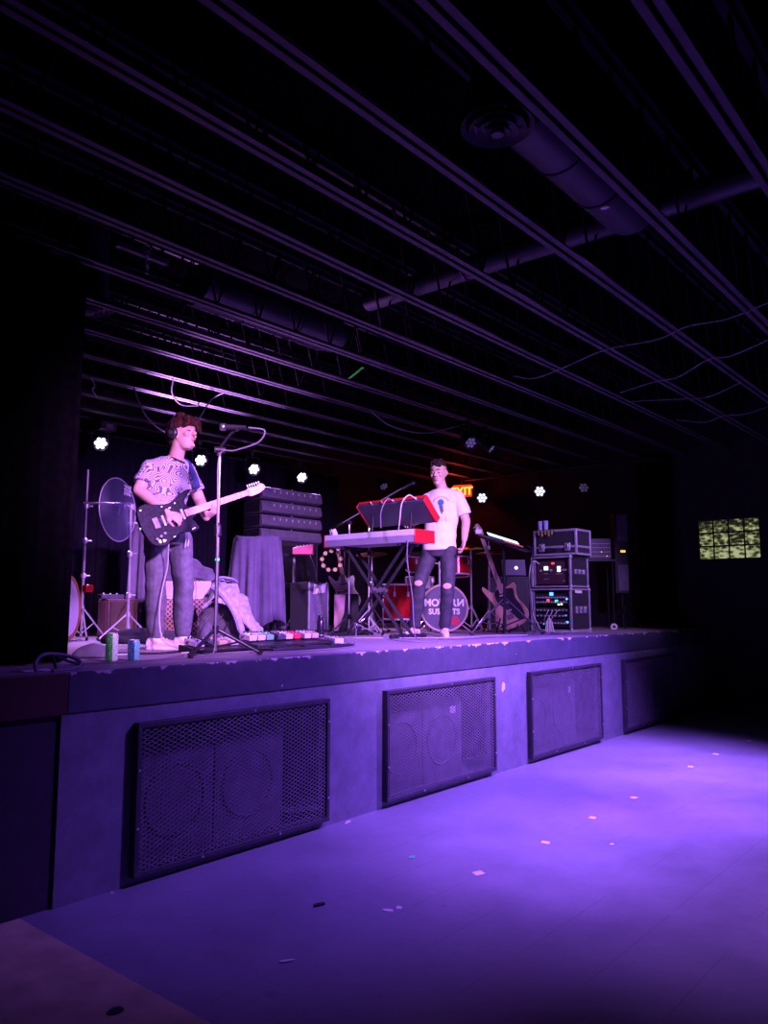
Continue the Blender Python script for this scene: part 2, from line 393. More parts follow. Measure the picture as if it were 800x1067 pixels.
for gi, (a, b) in enumerate(GR):
    w, hh = b - a, gz1 - gz0
    g = thing('stage_grille', glab[gi], 'grille', (a, -0.004, gz0), group='mesh grilles along the stage front')
    fr = MB(); t = 0.028; dp = 0.05
    fr.b2((0, -dp, 0), (w, 0, t)); fr.b2((0, -dp, hh - t), (w, 0, hh)); fr.b2((0, -dp, t), (t, 0, hh - t)); fr.b2((w - t, -dp, t), (w, 0, hh - t))
    fr.build('frame', 'grille_frame', g, bevel=0.003)
    ms = MB(); cw, ch = 0.05, 0.0245; d = V((cw, ch, 0)).normalized()
    n = int(w / cw + hh / ch) + 2
    for sgn in (1, -1):
        for k in range(n):
            off = (k - hh / ch) * cw
            p = (off, 0) if sgn == 1 else (off, hh)
            c = clip_strand(p, (d.x, d.y * sgn), w, hh)
            if not c: continue
            A = (p[0] + d.x * c[0], p[1] + d.y * sgn * c[0]); B = (p[0] + d.x * c[1], p[1] + d.y * sgn * c[1])
            nx, ny = -d.y * sgn * 0.0023, d.x * 0.0023
            y0, y1 = -dp * 0.72, -dp * 0.72 - 0.004
            vs = [(A[0] + nx, y0, A[1] + ny), (B[0] + nx, y0, B[1] + ny), (B[0] - nx, y0, B[1] - ny), (A[0] - nx, y0, A[1] - ny),
                  (A[0] + nx, y1, A[1] + ny), (B[0] + nx, y1, B[1] + ny), (B[0] - nx, y1, B[1] - ny), (A[0] - nx, y1, A[1] - ny)]
            ms.add(vs, [(0, 1, 2, 3), (4, 7, 6, 5), (0, 4, 5, 1), (1, 5, 6, 2), (2, 6, 7, 3), (3, 7, 4, 0)])
    ms.build('mesh_screen', 'grille_metal', g, smooth=False)
    for x, z in ((0.014, 0.25), (0.014, 0.55), (w * 0.55, hh - 0.012), (w - 0.014, 0.15), (w - 0.014, hh - 0.15), (w * 0.3, 0.012), (w * 0.7, 0.012)):
        MB().cyl((x, -dp - 0.004, z), (x, -dp + 0.002, z), 0.007, n=8).build('screw', 'screw', g)
    sb = thing('bass_cabinet', slab[gi], 'speaker', (a + w * 0.44, 0.33, 0.0), group='bass cabinets under the stage')
    sw = w * 0.80
    MB().b2((-sw / 2, -0.19, 0.0), (sw / 2, 0.2, 0.67)).build('cabinet', 'sub_carpet', sb, bevel=0.03)
    pn = MB()
    if gi == 3:
        pn.b2((-sw * 0.42, -0.2, 0.07), (sw * 0.42, -0.19, 0.62))
    else:
        pn.b2((-sw * 0.46, -0.2, 0.04), (-0.01, -0.19, 0.64)); pn.b2((0.01, -0.2, 0.04), (sw * 0.46, -0.19, 0.64))
    pn.build('front_baffle', 'sub_carpet', sb, bevel=0.06 if gi == 3 else 0.008)
    for sx in (-0.23, 0.23):
        MB().torus((sx * sw, -0.202, 0.36), (0, 1, 0), 0.2, 0.012).build('cone_ring', 'sub_carpet', sb)
    if gi in (1, 2):
        st = MB().b2((-0.04, -0.003, -0.03), (0.04, 0, 0.03)) if gi == 1 else MB().b2((-0.025, -0.003, -0.035), (0.025, 0, 0.03))
        st.build('sticker', 'sticker_white', sb, (sw * 0.36, -0.203, 0.585)); 

# joists under the ceiling: twin angle bottom chord, top chord, zigzag web rods
ordw = ['nearest the camera overhead', 'second', 'third', 'fourth', 'fifth', 'sixth', 'seventh', 'eighth', 'ninth', 'tenth', 'eleventh', 'twelfth', 'thirteenth']
JY = [-2.87 + 0.6 * k for k in range(13)]
ch = MB(); ch.b2((-2.99, -0.048, 0.0), (XR - 0.01, -0.011, 0.012)); ch.b2((-2.99, -0.016, 0.0), (XR - 0.01, -0.011, 0.04))
ch.b2((-2.99, 0.011, 0.0), (XR - 0.01, 0.048, 0.012)); ch.b2((-2.99, 0.011, 0.0), (XR - 0.01, 0.016, 0.04))
tc_ = MB(); tc_.b2((-2.99, -0.05, 0.64), (XR - 0.01, -0.011, 0.655)); tc_.b2((-2.99, 0.011, 0.64), (XR - 0.01, 0.05, 0.655)); tc_.b2((-2.99, -0.014, 0.60), (XR - 0.01, 0.014, 0.65))
wb = MB(); n = 36
for i in range(n):
    x0 = -2.9 + (XR + 2.8) * i / n; x1 = -2.9 + (XR + 2.8) * (i + 1) / n; xm = (x0 + x1) / 2
    wb.cyl((x0, 0, 0.018), (xm, 0, 0.63), 0.0085, n=6); wb.cyl((xm, 0, 0.63), (x1, 0, 0.018), 0.0085, n=6)
j0 = None
for k, y in enumerate(JY):
    lab = 'dark steel ceiling joist nearest the camera, running overhead' if k == 0 else 'dark steel ceiling joist, %s counted from the camera towards the back of the stage' % ordw[k]
    if j0 is None:
        j0 = thing('ceiling_joist', lab, 'joist', (0, y, 3.65), group='steel joists across the ceiling')
        ch.build('bottom_chord', 'joist_paint', j0, smooth=False); tc_.build('top_chord', 'shaded_web_paint', j0, smooth=False); wb.build('web', 'shaded_web_paint', j0)
    else:
        dup(j0, (0, y, 3.65), 0, lab)

mat('pale_wire', (0.55, 0.5, 0.6), 0.5, var=0.1)
mat('dark_wire', (0.16, 0.14, 0.18), 0.5, var=0.1)
mat('green_tape', (0.02, 0.85, 0.04), 0.5, var=0.1)
mat('steel', (0.5, 0.48, 0.52), 0.3, 0.9, var=0.1)
mat('chrome', (0.85, 0.83, 0.87), 0.3, 0.65, var=0)
mat('black_metal', (0.028, 0.026, 0.032), 0.4, 0.4, var=0.15)
mat('black_plastic', (0.02, 0.019, 0.023), 0.45, var=0.15)
mat('rubber', (0.018, 0.017, 0.02), 0.7, var=0.1)
# ------------------------------------------------------------------ things under the ceiling
def oval_duct(y, x0, x1, z, ry, rz, label):
    d = thing('ceiling_duct', label, 'duct', (x0, y, z), group='ventilation ducts above the joists')
    L_ = x1 - x0; R = []
    prof = [(0, 0.98), (0.02, 1.0), (L_ - 0.16, 1.0), (L_ - 0.07, 0.93), (L_ - 0.02, 0.75), (L_, 0.4)]
    for x, s in prof:
        R.append([(x, ry * s * math.cos(2 * PI * k / 24), rz * s * math.sin(2 * PI * k / 24)) for k in range(24)])
    MB().rings(R).build('duct_body', 'duct_paint', d)
    for f in (0.3, 0.62):
        MB().tube([(L_ * f, (ry + 0.003) * math.cos(2 * PI * k / 24), (rz + 0.003) * math.sin(2 * PI * k / 24)) for k in range(24)], 0.008, 6, True).build('seam', 'duct_paint', d)
    return d
d1 = oval_duct(-1.97, 3.25, 4.72, 3.95, 0.17, 0.15, 'fat violet-tinted duct over the dance floor beside the round diffuser')
MB().ball((0.95, -0.02, -0.152), (0.02, 0.03, 0.006), 8).build('paint_fleck', 'sticker_white', d1)
oval_duct(1.03, 3.5, 5.1, 3.92, 0.2, 0.16, 'fat duct over the guitarist end of the stage, ending in a rounded cap')
pd = thing('pipe_duct', 'long round pipe duct crossing above the joists from front to back', 'duct', (4.8, -3.6, 4.02))
MB().cyl((0, 0, 0), (0, 4.0, 0), 0.085, n=20).build('duct_body', 'duct_paint', pd)
for y in (0.6, 1.8, 3.0): MB().torus((0, y, 0), (0, 1, 0), 0.088, 0.008).build('seam', 'duct_paint', pd)
for y in (0.15, 2.0, 3.75): MB().cyl((0, y, 0.08), (0, y, 0.3), 0.006, n=6).build('hanger_rod', 'steel', pd)
def diffuser(x, y, z, R, label):
    d = thing('air_diffuser', label, 'diffuser', (x, y, z), group='round ceiling diffusers')
    cn = MB()
    for k in range(4):
        r1 = R * (1 - 0.22 * k); r0 = r1 - R * 0.13; h = 0.012 * k
        cn.lathe([(r0, 0.02 - h), (r1, -h), (r1 + 0.003, 0.004 - h), (r0 + 0.003, 0.024 - h)], 32)
    cn.build('louvre_rings', 'joist_paint', d)
    MB().lathe([(0.001, -0.04), (R * 0.16, -0.04), (R * 0.2, -0.02), (0.001, -0.015)], 20).build('centre_cap', 'joist_paint', d)
    MB().lathe([(R * 0.9, 0.02), (R * 0.72, 0.14), (R * 0.72, 4.315 - z), (R * 0.66, 4.315 - z), (R * 0.66, 0.12), (R * 0.84, 0.02)], 28).build('collar', 'duct_paint', d)
    sp = MB()
    for k in range(4):
        a = PI / 4 + k * PI / 2; sp.cyl((0, 0, -0.012), (R * 0.9 * math.cos(a), R * 0.9 * math.sin(a), 0.012), 0.005, n=6)
    sp.build('spoke', 'joist_paint', d)
diffuser(3.04, -1.97, 3.74, 0.175, 'round louvred air diffuser above the dance floor')
diffuser(2.98, 1.63, 3.72, 0.17, 'round louvred air diffuser half hidden by the black side curtain')

G_CW = 'loose wires drooping below the joists'
cable('hanging_wire', 'long pale wire sagging below the joists, topmost of the drooping wires', 'wire', [(6.38, -0.06, 3.64), (6.45, -0.25, 3.60), (6.34, -0.63, 3.61), (6.21, -1.07, 3.64), (6.12, -1.55, 3.60), (6.03, -1.82, 3.62), (6.0, -2.14, 3.60), (5.93, -2.45, 3.63)], 0.006, 'dark_wire', G_CW)
cable('hanging_wire', 'pale wire sagging below the joists, second from the top of the drooping wires', 'wire', [(7.6, -0.60, 3.64), (7.40, -1.05, 3.63), (7.29, -1.30, 3.60), (7.02, -1.67, 3.63), (6.91, -1.9, 3.59), (6.76, -2.27, 3.63)], 0.0065, 'dark_wire', G_CW)
cable('hanging_wire', 'thin dark wire sagging below the joists above the black corner', 'wire', [(8.0, -0.5, 3.64), (8.10, -0.95, 3.61), (8.2, -1.28, 3.6), (8.0, -1.67, 3.64)], 0.006, 'dark_wire', G_CW)
cable('hanging_wire', 'pale wire hanging lowest of the drooping wires, against the dark end wall', 'wire', [(9.19, -0.6, 3.64), (9.26, -0.91, 3.58), (9.15, -1.15, 3.60), (9.06, -1.4, 3.56), (9.15, -1.68, 3.64)], 0.007, 'dark_wire', G_CW)
cable('hanging_wire', 'pale loose wire drooping between joists above the guitarist', 'wire', [(4.36, 2.53, 3.66), (4.5, 2.75, 3.58), (4.75, 2.95, 3.54), (5.02, 3.05, 3.60), (5.10, 3.13, 3.65)], 0.007, 'pale_wire', G_CW)
cable('hanging_wire', 'dark cable looping down behind the guitarist from the rear joists', 'wire', [(4.3, 3.13, 3.65), (4.42, 3.05, 3.36), (4.62, 2.95, 3.22), (4.85, 2.85, 3.34), (4.98, 2.75, 3.6), (5.0, 2.53, 3.66)], 0.008, 'dark_wire', G_CW)
cable('hanging_wire', 'wavy wire strung along a joist above the keyboard player', 'wire', [(6.6, 1.93, 3.65), (6.85, 1.85, 3.52), (7.25, 1.7, 3.48), (7.5, 1.5, 3.55), (7.75, 1.33, 3.65)], 0.008, 'dark_wire', G_CW)
cable('hanging_wire', 'short white wire end dangling from a rear joist beside the side curtain', 'wire', [(3.84, 3.13, 3.65), (3.86, 3.10, 3.58), (3.83, 3.08, 3.52), (3.87, 3.06, 3.46)], 0.009, 'pale_wire', G_CW)
gt = MB().box((0, 0, 0), (0.025, 0.46, 0.004)).build('tape_strip', 'green_tape', None, (5.33, 1.02, 3.636)); gt.rotation_euler = (0.05, 0, -0.55)
tag(gt, 'bright green tape strip stretched between two joists over the stage', 'tape')
# strut with chain near the top of the side curtain
def lamp_pipe(label, a, b):
    a, b = V(a), V(b); t = thing('lamp_pipe', label, 'pipe', a)
    MB().cyl((0, 0, 0), b - a, 0.022, n=12).build('pipe', 'black_metal', t)
    for f in (0.08, 0.5, 0.92):
        p = (b - a) * f; MB().cyl(p + V((0, 0, 0.015)), p + V((0, 0, 4.315 - a.z)), 0.008, n=8).build('hanger_rod', 'black_metal', t)
lamp_pipe('black pipe under the ceiling carrying the row of rear stage lamps', (4.3, 4.757, 3.678), (8.7, 4.757, 3.678))
lamp_pipe('black pipe in the dark corner carrying the side stage lamps', (11.25, 1.2, 3.61), (11.25, 3.9, 3.61))
st = thing('chain_strut', 'steel strut with a short hanging chain at the top of the black side curtain', 'strut', (2.40, 0.31, 3.63))
MB().b2((0, -0.018, -0.018), (0.36, 0.018, 0.018)).build('strut_bar', 'joist_paint', st, bevel=0.003)
for x in (0.03, 0.33): MB().cyl((x, 0, 0.015), (x, 0, 0.685), 0.006, n=8).build('hanger_rod', 'black_metal', st)
chn = MB()
for k in range(5):
    chn.torus((0.2, -0.03, -0.0 - 0.030 * k), (1, 0, 0) if k % 2 else (0, 1, 0), 0.013, 0.004, 12, 6)
chn.torus((0.2, -0.03, 0.02), (0, 1, 0), 0.028, 0.004, 16, 6)
chn.build('chain', 'steel', st)

# stage lamps
def lens_glow(name, strength, col):
    m = mat(name, (0.8, 0.8, 0.85), 0.2, var=0, emit=col, estr=strength); return m
lens_glow('lens_hot', 6.0, (0.85, 0.72, 1.0)); lens_glow('lens_cool', 1.6, (0.72, 0.75, 1.0)); lens_glow('lens_dim', 0.04, (0.6, 0.55, 1.0))
def par_lamp(loc, aim, lens, label, R=0.085, group='LED stage lamps on the ceiling', body='black_metal', hang=0.0):
    d = V(aim) - V(loc); rz = math.atan2(d.y, d.x) + PI / 2          # local -y points along the beam
    t = thing('stage_lamp', label, 'stage lamp', loc, rz, group)
    tl = math.atan2(-d.z, math.hypot(d.x, d.y))
    M = Matrix.Rotation(tl, 4, 'X')
    bd = MB(M); Q = Matrix.Rotation(PI / 2, 4, 'X')
    bd.lathe([(R * 0.55, -0.20), (R * 0.8, -0.17), (R, -0.10), (R * 1.08, 0.02), (R * 1.08, 0.035), (R * 0.98, 0.035), (R * 0.95, 0.012), (0.001, 0.010)], 24, M=M @ Q)
    bd.build('lamp_body', body, t)
    dots = [(0, 0)] + [(R * 0.6 * math.cos(k * PI / 3), R * 0.6 * math.sin(k * PI / 3)) for k in range(6)]
    for x, z in dots:
        MB(M @ Q).lathe([(0.001, 0.012), (R * 0.27, 0.012), (R * 0.22, 0.022), (0.001, 0.026)], 12, (x, z, 0)).build('led_lens', lens, t)
    yk = MB()
    for sx in (-1, 1): yk.box((sx * (R * 1.15), 0.06, 0.07), (0.006, 0.03, 0.2))
    yk.box((0, 0.06, 0.17), (R * 2.36, 0.03, 0.006)); yk.build('yoke', 'black_metal', t)
    MB().cyl((0, 0.06, 0.17), (0, 0.06, 0.24), 0.012, n=8).box((0, 0.06, 0.25), (0.05, 0.03, 0.06)).build('clamp', 'black_metal', t)
    if hang > 0.25: MB().cyl((0, 0.06, 0.25), (0, 0.06, hang), 0.012, n=8).build('hanger_rod', 'black_metal', t)
    return t
bl = ['glowing white LED stage lamp at the left end behind the drum area beside the curtain', 'glowing white LED stage lamp just right of the guitarist face', 'glowing white LED stage lamp in the rear row, directly above the flat speaker stack', 'glowing white LED stage lamp at the right end of the rear row']
for x, l in zip((4.86, 6.31, 7.23, 8.17), bl):
    par_lamp((x, 4.7, 3.385), (x - 1.4, 0.6, 1.0), 'lens_hot', l, 0.085)
tp = thing('lamp_transformer', 'dark metal box with a bright edge mounted above the leftmost rear lamp', 'box', (4.86, 4.62, 3.57))
MB().b2((-0.1, -0.09, -0.05), (0.1, 0.09, 0.05)).build('box_body', 'duct_paint', tp, bevel=0.006)
MB().b2((-0.03, -0.095, -0.03), (0.05, -0.089, 0.02)).build('face_plate', 'steel', tp)
par_lamp((11.2, 3.44, 3.27), (5.5, -0.5, 1.9), 'lens_cool', 'side LED stage lamp beside the red exit sign', 0.095, hang=0.32)
par_lamp((11.2, 2.34, 3.28), (5.5, -1.6, 1.9), 'lens_cool', 'side LED stage lamp high up between the exit sign and the flight cases', 0.095, hang=0.31)
par_lamp((11.2, 1.57, 3.27), (6.5, 0.6, 0.9), 'lens_dim', 'faint side LED stage lamp, dimmest and farthest right', 0.085, hang=0.32)
par_lamp((7.62, 1.27, 3.37), (7.0, 0.2, 2.6), 'lens_dim', 'unlit can lamp hanging from a joist above the keyboard player', 0.075, 'unlit can lamps under the joists')
par_lamp((8.05, 1.27, 3.37), (8.2, 0.4, 2.6), 'lens_dim', 'second unlit can lamp hanging just right of the other above the keyboard player', 0.06, 'unlit can lamps under the joists')
par_lamp((9.6, 4.28, 3.37), (9.0, 3.0, 2.2), 'lens_dim', 'unlit can lamp on the rear joists between the rear row and the red glow', 0.075, 'unlit can lamps under the joists')

# exit sign on the end wall
mat('exit_red', (0.5, 0.02, 0.01), 0.4, var=0, emit=(1.0, 0.05, 0.01), estr=0.9)
mat('exit_letter', (0.9, 0.3, 0.05), 0.4, var=0, emit=(1.0, 0.32, 0.03), estr=3.0)
ex = thing('exit_sign', 'small lit red EXIT sign high in the dark corner behind the keyboard player', 'exit sign', (11.2, 3.84, 3.31), -PI / 2 + 0.25)
MB().b2((-0.165, -0.03, 0.01), (0.165, 0.03, 0.22)).build('housing', 'exit_red', ex, bevel=0.008)
letters('lettering', 'EXIT', 0.19, Matrix.Translation((0, -0.034, 0.045)) @ Matrix.Rotation(PI / 2, 4, 'X'), 'exit_letter', ex, 0.003, 0.006)
MB().cyl((0, 0, 0.21), (0, 0, 0.34), 0.015, n=8).build('stem', 'black_metal', ex)
MB().b2((-0.02, 0.03, 0.1), (0.02, 0.33, 0.14)).build('bracket', 'black_metal', ex)
point('exit_glow', (10.95, 3.9, 3.42), 10, (1.0, 0.04, 0.02), 0.1)

# rear backdrop and side curtains, hung loudspeaker
def pleated(pts, z0, z1, amp, wl, step=0.02, seed=1):
    r = random.Random(seed); P = []; d = 0
    pts = [V((*p, 0)) for p in pts]
    for a, b in zip(pts, pts[1:]):
        n = max(2, int((b - a).length / step)); t = (b - a).normalized(); nn = V((-t.y, t.x, 0))
        for i in range(n):
            p = a + (b - a) * i / n; dd = d + (b - a).length * i / n
            P.append((p, nn, dd))
        d += (b - a).length
    mb = MB(); ph = r.random() * 6
    rows = []
    for z in (z0, z0 + (z1 - z0) * 0.4, z0 + (z1 - z0) * 0.8, z1):
        k = 1.25 - 0.5 * (z - z0) / (z1 - z0)
        rows.append([p + nn * amp * k * (math.sin(dd * 2 * PI / wl + ph) + 0.4 * math.sin(dd * 2 * PI / (wl * 2.7) + z * 0.4)) + V((0, 0, z)) for p, nn, dd in P])
    n = len(P); vs = [q for rw in rows for q in rw]; fs = []
    for i in range(3):
        for k in range(n - 1): fs.append((i * n + k, i * n + k + 1, (i + 1) * n + k + 1, (i + 1) * n + k))
    return mb.add(vs, fs)
def curtain(label, pts, z0, z1, amp, wl, m, seed=1):
    p0 = V((*pts[0], z0)); 
    o = thing('stage_curtain', label, 'curtain', p0, group='curtains around the stage')
    c = pleated(pts, z0, z1, amp, wl, seed=seed); c.v = [v - p0 for v in c.v]
    b = c.build('curtain_cloth', m, o, ang=80); s = b.modifiers.new('thick', 'SOLIDIFY'); s.thickness = 0.012
    rod = MB().tube([V((*p, z1 + 0.012)) - p0 for p in pts], 0.017, 8).build('rod', 'black_metal', o)
    return o
curtain('dark pleated backdrop curtain across the rear of the stage', [(1.5, 5.3), (9.6, 5.3)], S + 0.01, 3.62, 0.03, 0.17, 'navy_drape', 3)
curtain('black side curtain hanging at the left front corner of the stage', [(0.6, 0.72), (1.5, 0.62), (2.45, 0.66)], S + 0.01, 3.60, 0.035, 0.21, 'black_velour', 5)
curtain('black side curtain in the dark at the right end of the stage', [(11.48, 0.30), (11.22, 0.62), (11.30, 0.80)], S + 0.01, 3.58, 0.03, 0.2, 'black_velour', 6)
hs = thing('hung_loudspeaker', 'large dark loudspeaker hung at the left edge, in front of the side curtain', 'speaker', (1.20, -0.22, 2.35), -0.35)
Mh = Matrix.Rotation(-0.06, 4, 'Y')
MB(Mh).b2((-0.75, -0.25, 0.0), (0.30, 0.3, 1.02)).build('cabinet', mat('speaker_paint', (0.10, 0.09, 0.12), 0.6, var=0.2).name, hs, bevel=0.015)
MB(Mh).b2((-0.72, -0.262, 0.03), (0.27, -0.25, 0.99)).build('front_grille', 'sub_dark', hs, bevel=0.004)
for z in (0.25, 0.6, 0.9): MB(Mh).cyl((0.29, -0.20, z), (0.308, -0.20, z), 0.009, n=8).build('bolt', 'steel', hs)
ch_ = MB()
for k in range(9): ch_.torus((0.2, 0.0, 1.06 + 0.03 * k), (1, 0, 0) if k % 2 else (0, 1, 0), 0.017, 0.005, 12, 6, M=Mh)
ch_.build('chain', 'steel', hs)
mat('red_strap', (0.5, 0.03, 0.02), 0.6, var=0.2)
MB(Mh).box((0.2, 0, 1.32), (0.07, 0.05, 0.05)).build('red_strap', 'red_strap', hs, bevel=0.008)

# ------------------------------------------------------------------ people
mat('skin', (0.62, 0.40, 0.32), 0.55, var=0.06, scale=25)
mat('skin_dark', (0.42, 0.20, 0.17), 0.55, var=0.05)
mat('hair_brown', (0.05, 0.014, 0.012), 0.55, var=0.4, scale=60, bump=0.4, spec=0.25)
mat('hair_short', (0.030, 0.019, 0.018), 0.7, var=0.4, scale=70, bump=0.4, spec=0.15)
mat('eye_dark', (0.02, 0.012, 0.01), 0.3, var=0)
def zebra(N, L, co, b):
    n = _noise(N, L, co, 8.0, 1.2, 0.5); z = _sep(N, L, co)
    t = _math(N, L, 'ADD', _math(N, L, 'MULTIPLY', n, 20.0), _math(N, L, 'MULTIPLY', z[2], 26.0))
    return _ramp(N, L, _math(N, L, 'PINGPONG', t, 0.5), [(0.16, (0.10, 0.08, 0.15)), (0.30, (0.60, 0.58, 0.66))])
ramp_mat('zebra_shirt', zebra, 0.8)
mat('white_shirt', (0.78, 0.75, 0.76), 0.8, var=0.05)
mat('grey_shirt', (0.42, 0.46, 0.46), 0.8, var=0.1)
mat('charcoal_trousers', (0.12, 0.12, 0.15), 0.8, var=0.2, scale=30, bump=0.2)
mat('black_jeans', (0.035, 0.032, 0.045), 0.75, var=0.35, scale=18, bump=0.2)
mat('white_shoe', (0.72, 0.70, 0.68), 0.55, var=0.08)
mat('white_sole', (0.8, 0.78, 0.76), 0.6, var=0.05)
mat('print_red', (0.42, 0.10, 0.12), 0.8, var=0.1); mat('print_blue', (0.03, 0.16, 0.32), 0.8, var=0.15); mat('print_dark', (0.12, 0.10, 0.13), 0.8, var=0.1)

def ell(c, u, w, a, b, n=20):
    """ring of an ellipse: centre c, axis u with half width a, axis w with half width b"""
    return [c + u * (a * math.cos(2 * PI * k / n)) + w * (b * math.sin(2 * PI * k / n)) for k in range(n)]
def limb(mb, pts, rad, k=5, n=14):
    """tapered limb through joints; caps are rounded with balls"""
    pts = [V(p) for p in pts]
    P = []; R = []
    for i in range(len(pts) - 1):
        for j in range(k):
            t = j / k; P.append(pts[i].lerp(pts[i + 1], t)); R.append(rad[i] + (rad[i + 1] - rad[i]) * t)
    P.append(pts[-1]); R.append(rad[-1])
    mb.tube(P, R, n)
    for p, r in zip(pts, rad): mb.ball(p, r * 0.985, n)
def head_shape(mb, c, f, u, s=1.0):
    """head with brow, nose, lips, chin and ears; c centre, f facing, u up"""
    f = V(f).normalized(); u = V(u).normalized(); f = (f - u * f.dot(u)).normalized(); l = u.cross(f)
    P = lambda a, b, d: V(c) + (f * a + l * b + u * d) * s
    prof = [(-0.118, 0.030, 0.026, 0.036), (-0.108, 0.046, 0.040, 0.030), (-0.09, 0.060, 0.052, 0.020), (-0.065, 0.072, 0.060, 0.010), (-0.03, 0.084, 0.067, 0.0), (0.0, 0.093, 0.072, -0.006),
            (0.035, 0.098, 0.076, -0.008), (0.065, 0.095, 0.074, -0.010), (0.09, 0.082, 0.064, -0.012), (0.108, 0.058, 0.046, -0.014), (0.117, 0.026, 0.022, -0.014)]
    mb.rings([ell(P(o, 0, z), f, l, a * s, b * s, 24) for z, a, b, o in prof])
    E = lambda p, r, rot=None: mb.ball((0, 0, 0), tuple(x * s for x in r), 14, basis(p, f, l, u))
    E(P(0.084, 0, 0.032), (0.016, 0.044, 0.011))                       # brow ridge
    mb.tube([P(0.086, 0, 0.022), P(0.098, 0, 0.0), P(0.112, 0, -0.018), P(0.098, 0, -0.026)], [0.008 * s, 0.010 * s, 0.013 * s, 0.009 * s], 10)
    for q in (-1, 1):
        E(P(0.096, q * 0.012, -0.022), (0.011, 0.009, 0.008))           # nostril wings
        E(P(0.074, q * 0.033, 0.010), (0.013, 0.017, 0.011))            # eyeball under the lid
        E(P(0.062, q * 0.043, -0.020), (0.022, 0.018, 0.018))           # cheekbone
        mb.torus(P(-0.008, q * 0.076, -0.004), (f * 0.25 + l * q), 0.021 * s, 0.008 * s, 16, 8, sy=1.0)
        E(P(-0.010, q * 0.074, -0.004), (0.020, 0.006, 0.026))          # ear
        E(P(0.0, q * 0.072, -0.032), (0.009, 0.006, 0.009))             # ear lobe
    E(P(0.090, 0, -0.050), (0.012, 0.022, 0.006)); E(P(0.088, 0, -0.060), (0.012, 0.019, 0.007))   # lips
    E(P(0.078, 0, -0.096), (0.018, 0.022, 0.015))                      # chin
    return P
def hand_shape(mb, wrist, palm_end, pn, curl, side, s=1.0, spread=0.021):
    """palm, four jointed fingers and a thumb. pn: palm normal (the side the fingers close to); side: +1 when the thumb is at +x"""
    w = V(wrist); d = (V(palm_end) - w).normalized(); pn = V(pn); pn = (pn - d * pn.dot(d)).normalized(); x = d.cross(pn) * side
    pl = 0.085 * s
    R = []
    for t, a, b in ((0, 0.026, 0.019), (0.3, 0.034, 0.017), (0.7, 0.042, 0.016), (1.0, 0.042, 0.013)):
        R.append(ell(w + d * pl * t, x, pn, a * s, b * s, 14))
    mb.rings(R)
    base = w + d * pl * 0.95
    for k, (off, ln) in enumerate(((0.033, 0.068), (0.011, 0.078), (-0.011, 0.073), (-0.032, 0.056))):
        c = curl[k] if hasattr(curl, '__len__') else curl
        p = base + x * (off * s); dirv = (d + x * off * 1.2).normalized(); pts = [p - dirv * 0.02 * s, p]; ang = c * 0.55
        for seg in (0.45, 0.31, 0.24):
            dd = dirv * math.cos(ang) + pn * math.sin(ang); p = p + dd * (ln * seg * s); pts.append(p); ang += c * 0.95
        mb.tube(pts, [0.0088 * s, 0.009 * s, 0.0085 * s, 0.0078 * s, 0.0062 * s], 10)
        mb.ball(pts[-1], 0.0066 * s, 8)
    tp = w + d * pl * 0.25 + x * 0.024 * s
    t1 = tp + (d * 0.6 + x * 0.75 + pn * 0.25).normalized() * 0.038 * s
    t2 = t1 + (d * 0.85 + x * 0.15 + pn * 0.5).normalized() * 0.030 * s
    t3 = t2 + (d * 0.8 - x * 0.1 + pn * 0.6).normalized() * 0.024 * s
    mb.tube([tp - x * 0.012 * s, tp, t1, t2, t3], [0.014 * s, 0.015 * s, 0.012 * s, 0.0105 * s, 0.0075 * s], 10); mb.ball(t3, 0.0078 * s, 8)
def torso_rings(J, fwd, grow=0.0, zs=None, chest=0.165, depth=0.105, waist=0.148, hip=0.165):
    """rings of an upright torso between pelvis and neck"""
    pel, wai, che, nek = (V(J[k]) for k in ('pelvis', 'waist', 'chest', 'neck'))
    f = V(fwd).normalized(); l = V((0, 0, 1)).cross(f).normalized()
    sh = (V(J['Lsh']) - V(J['Rsh'])); sh.z = 0; ls = sh.normalized(); 
    if ls.dot(l) < 0: ls = -ls
    sec = [(pel + V((0, 0, -0.09)), 0.120, 0.095, l), (pel + V((0, 0, -0.02)), hip, 0.112, l), (pel.lerp(wai, 0.45), hip * 0.95, 0.108, l), (wai, waist, 0.100, l),
           (wai.lerp(che, 0.5), waist + 0.008, 0.106, l.lerp(ls, 0.5).normalized()), (che, chest, depth, ls), (che.lerp(nek, 0.45), chest * 1.02, depth * 0.96, ls), (che.lerp(nek, 0.68), chest * 0.86, depth * 0.80, ls),
           (che.lerp(nek, 0.84), chest * 0.60, depth * 0.66, ls), (che.lerp(nek, 0.97), chest * 0.40, depth * 0.60, ls)]
    return [(c, a + grow, b + grow, u, u.cross(V((0, 0, 1)))) for c, a, b, u in sec]
def trapezius(mb, J, g=0.0):
    n = V(J['neck'])
    for s in 'LR':
        a = V(J[s + 'sh']); limb(mb, [n + V((0, 0, -0.075)), n.lerp(a, 0.5) + V((0, 0, -0.030)), a + V((0, 0, -0.012))], [0.058 + g, 0.060 + g, 0.058 + g])
        limb(mb, [V(J['chest']) + V((0, 0, 0.02)), V(J['chest']).lerp(a, 0.6), a + V((0, 0, -0.03))], [0.09 + g, 0.085 + g, 0.058 + g])
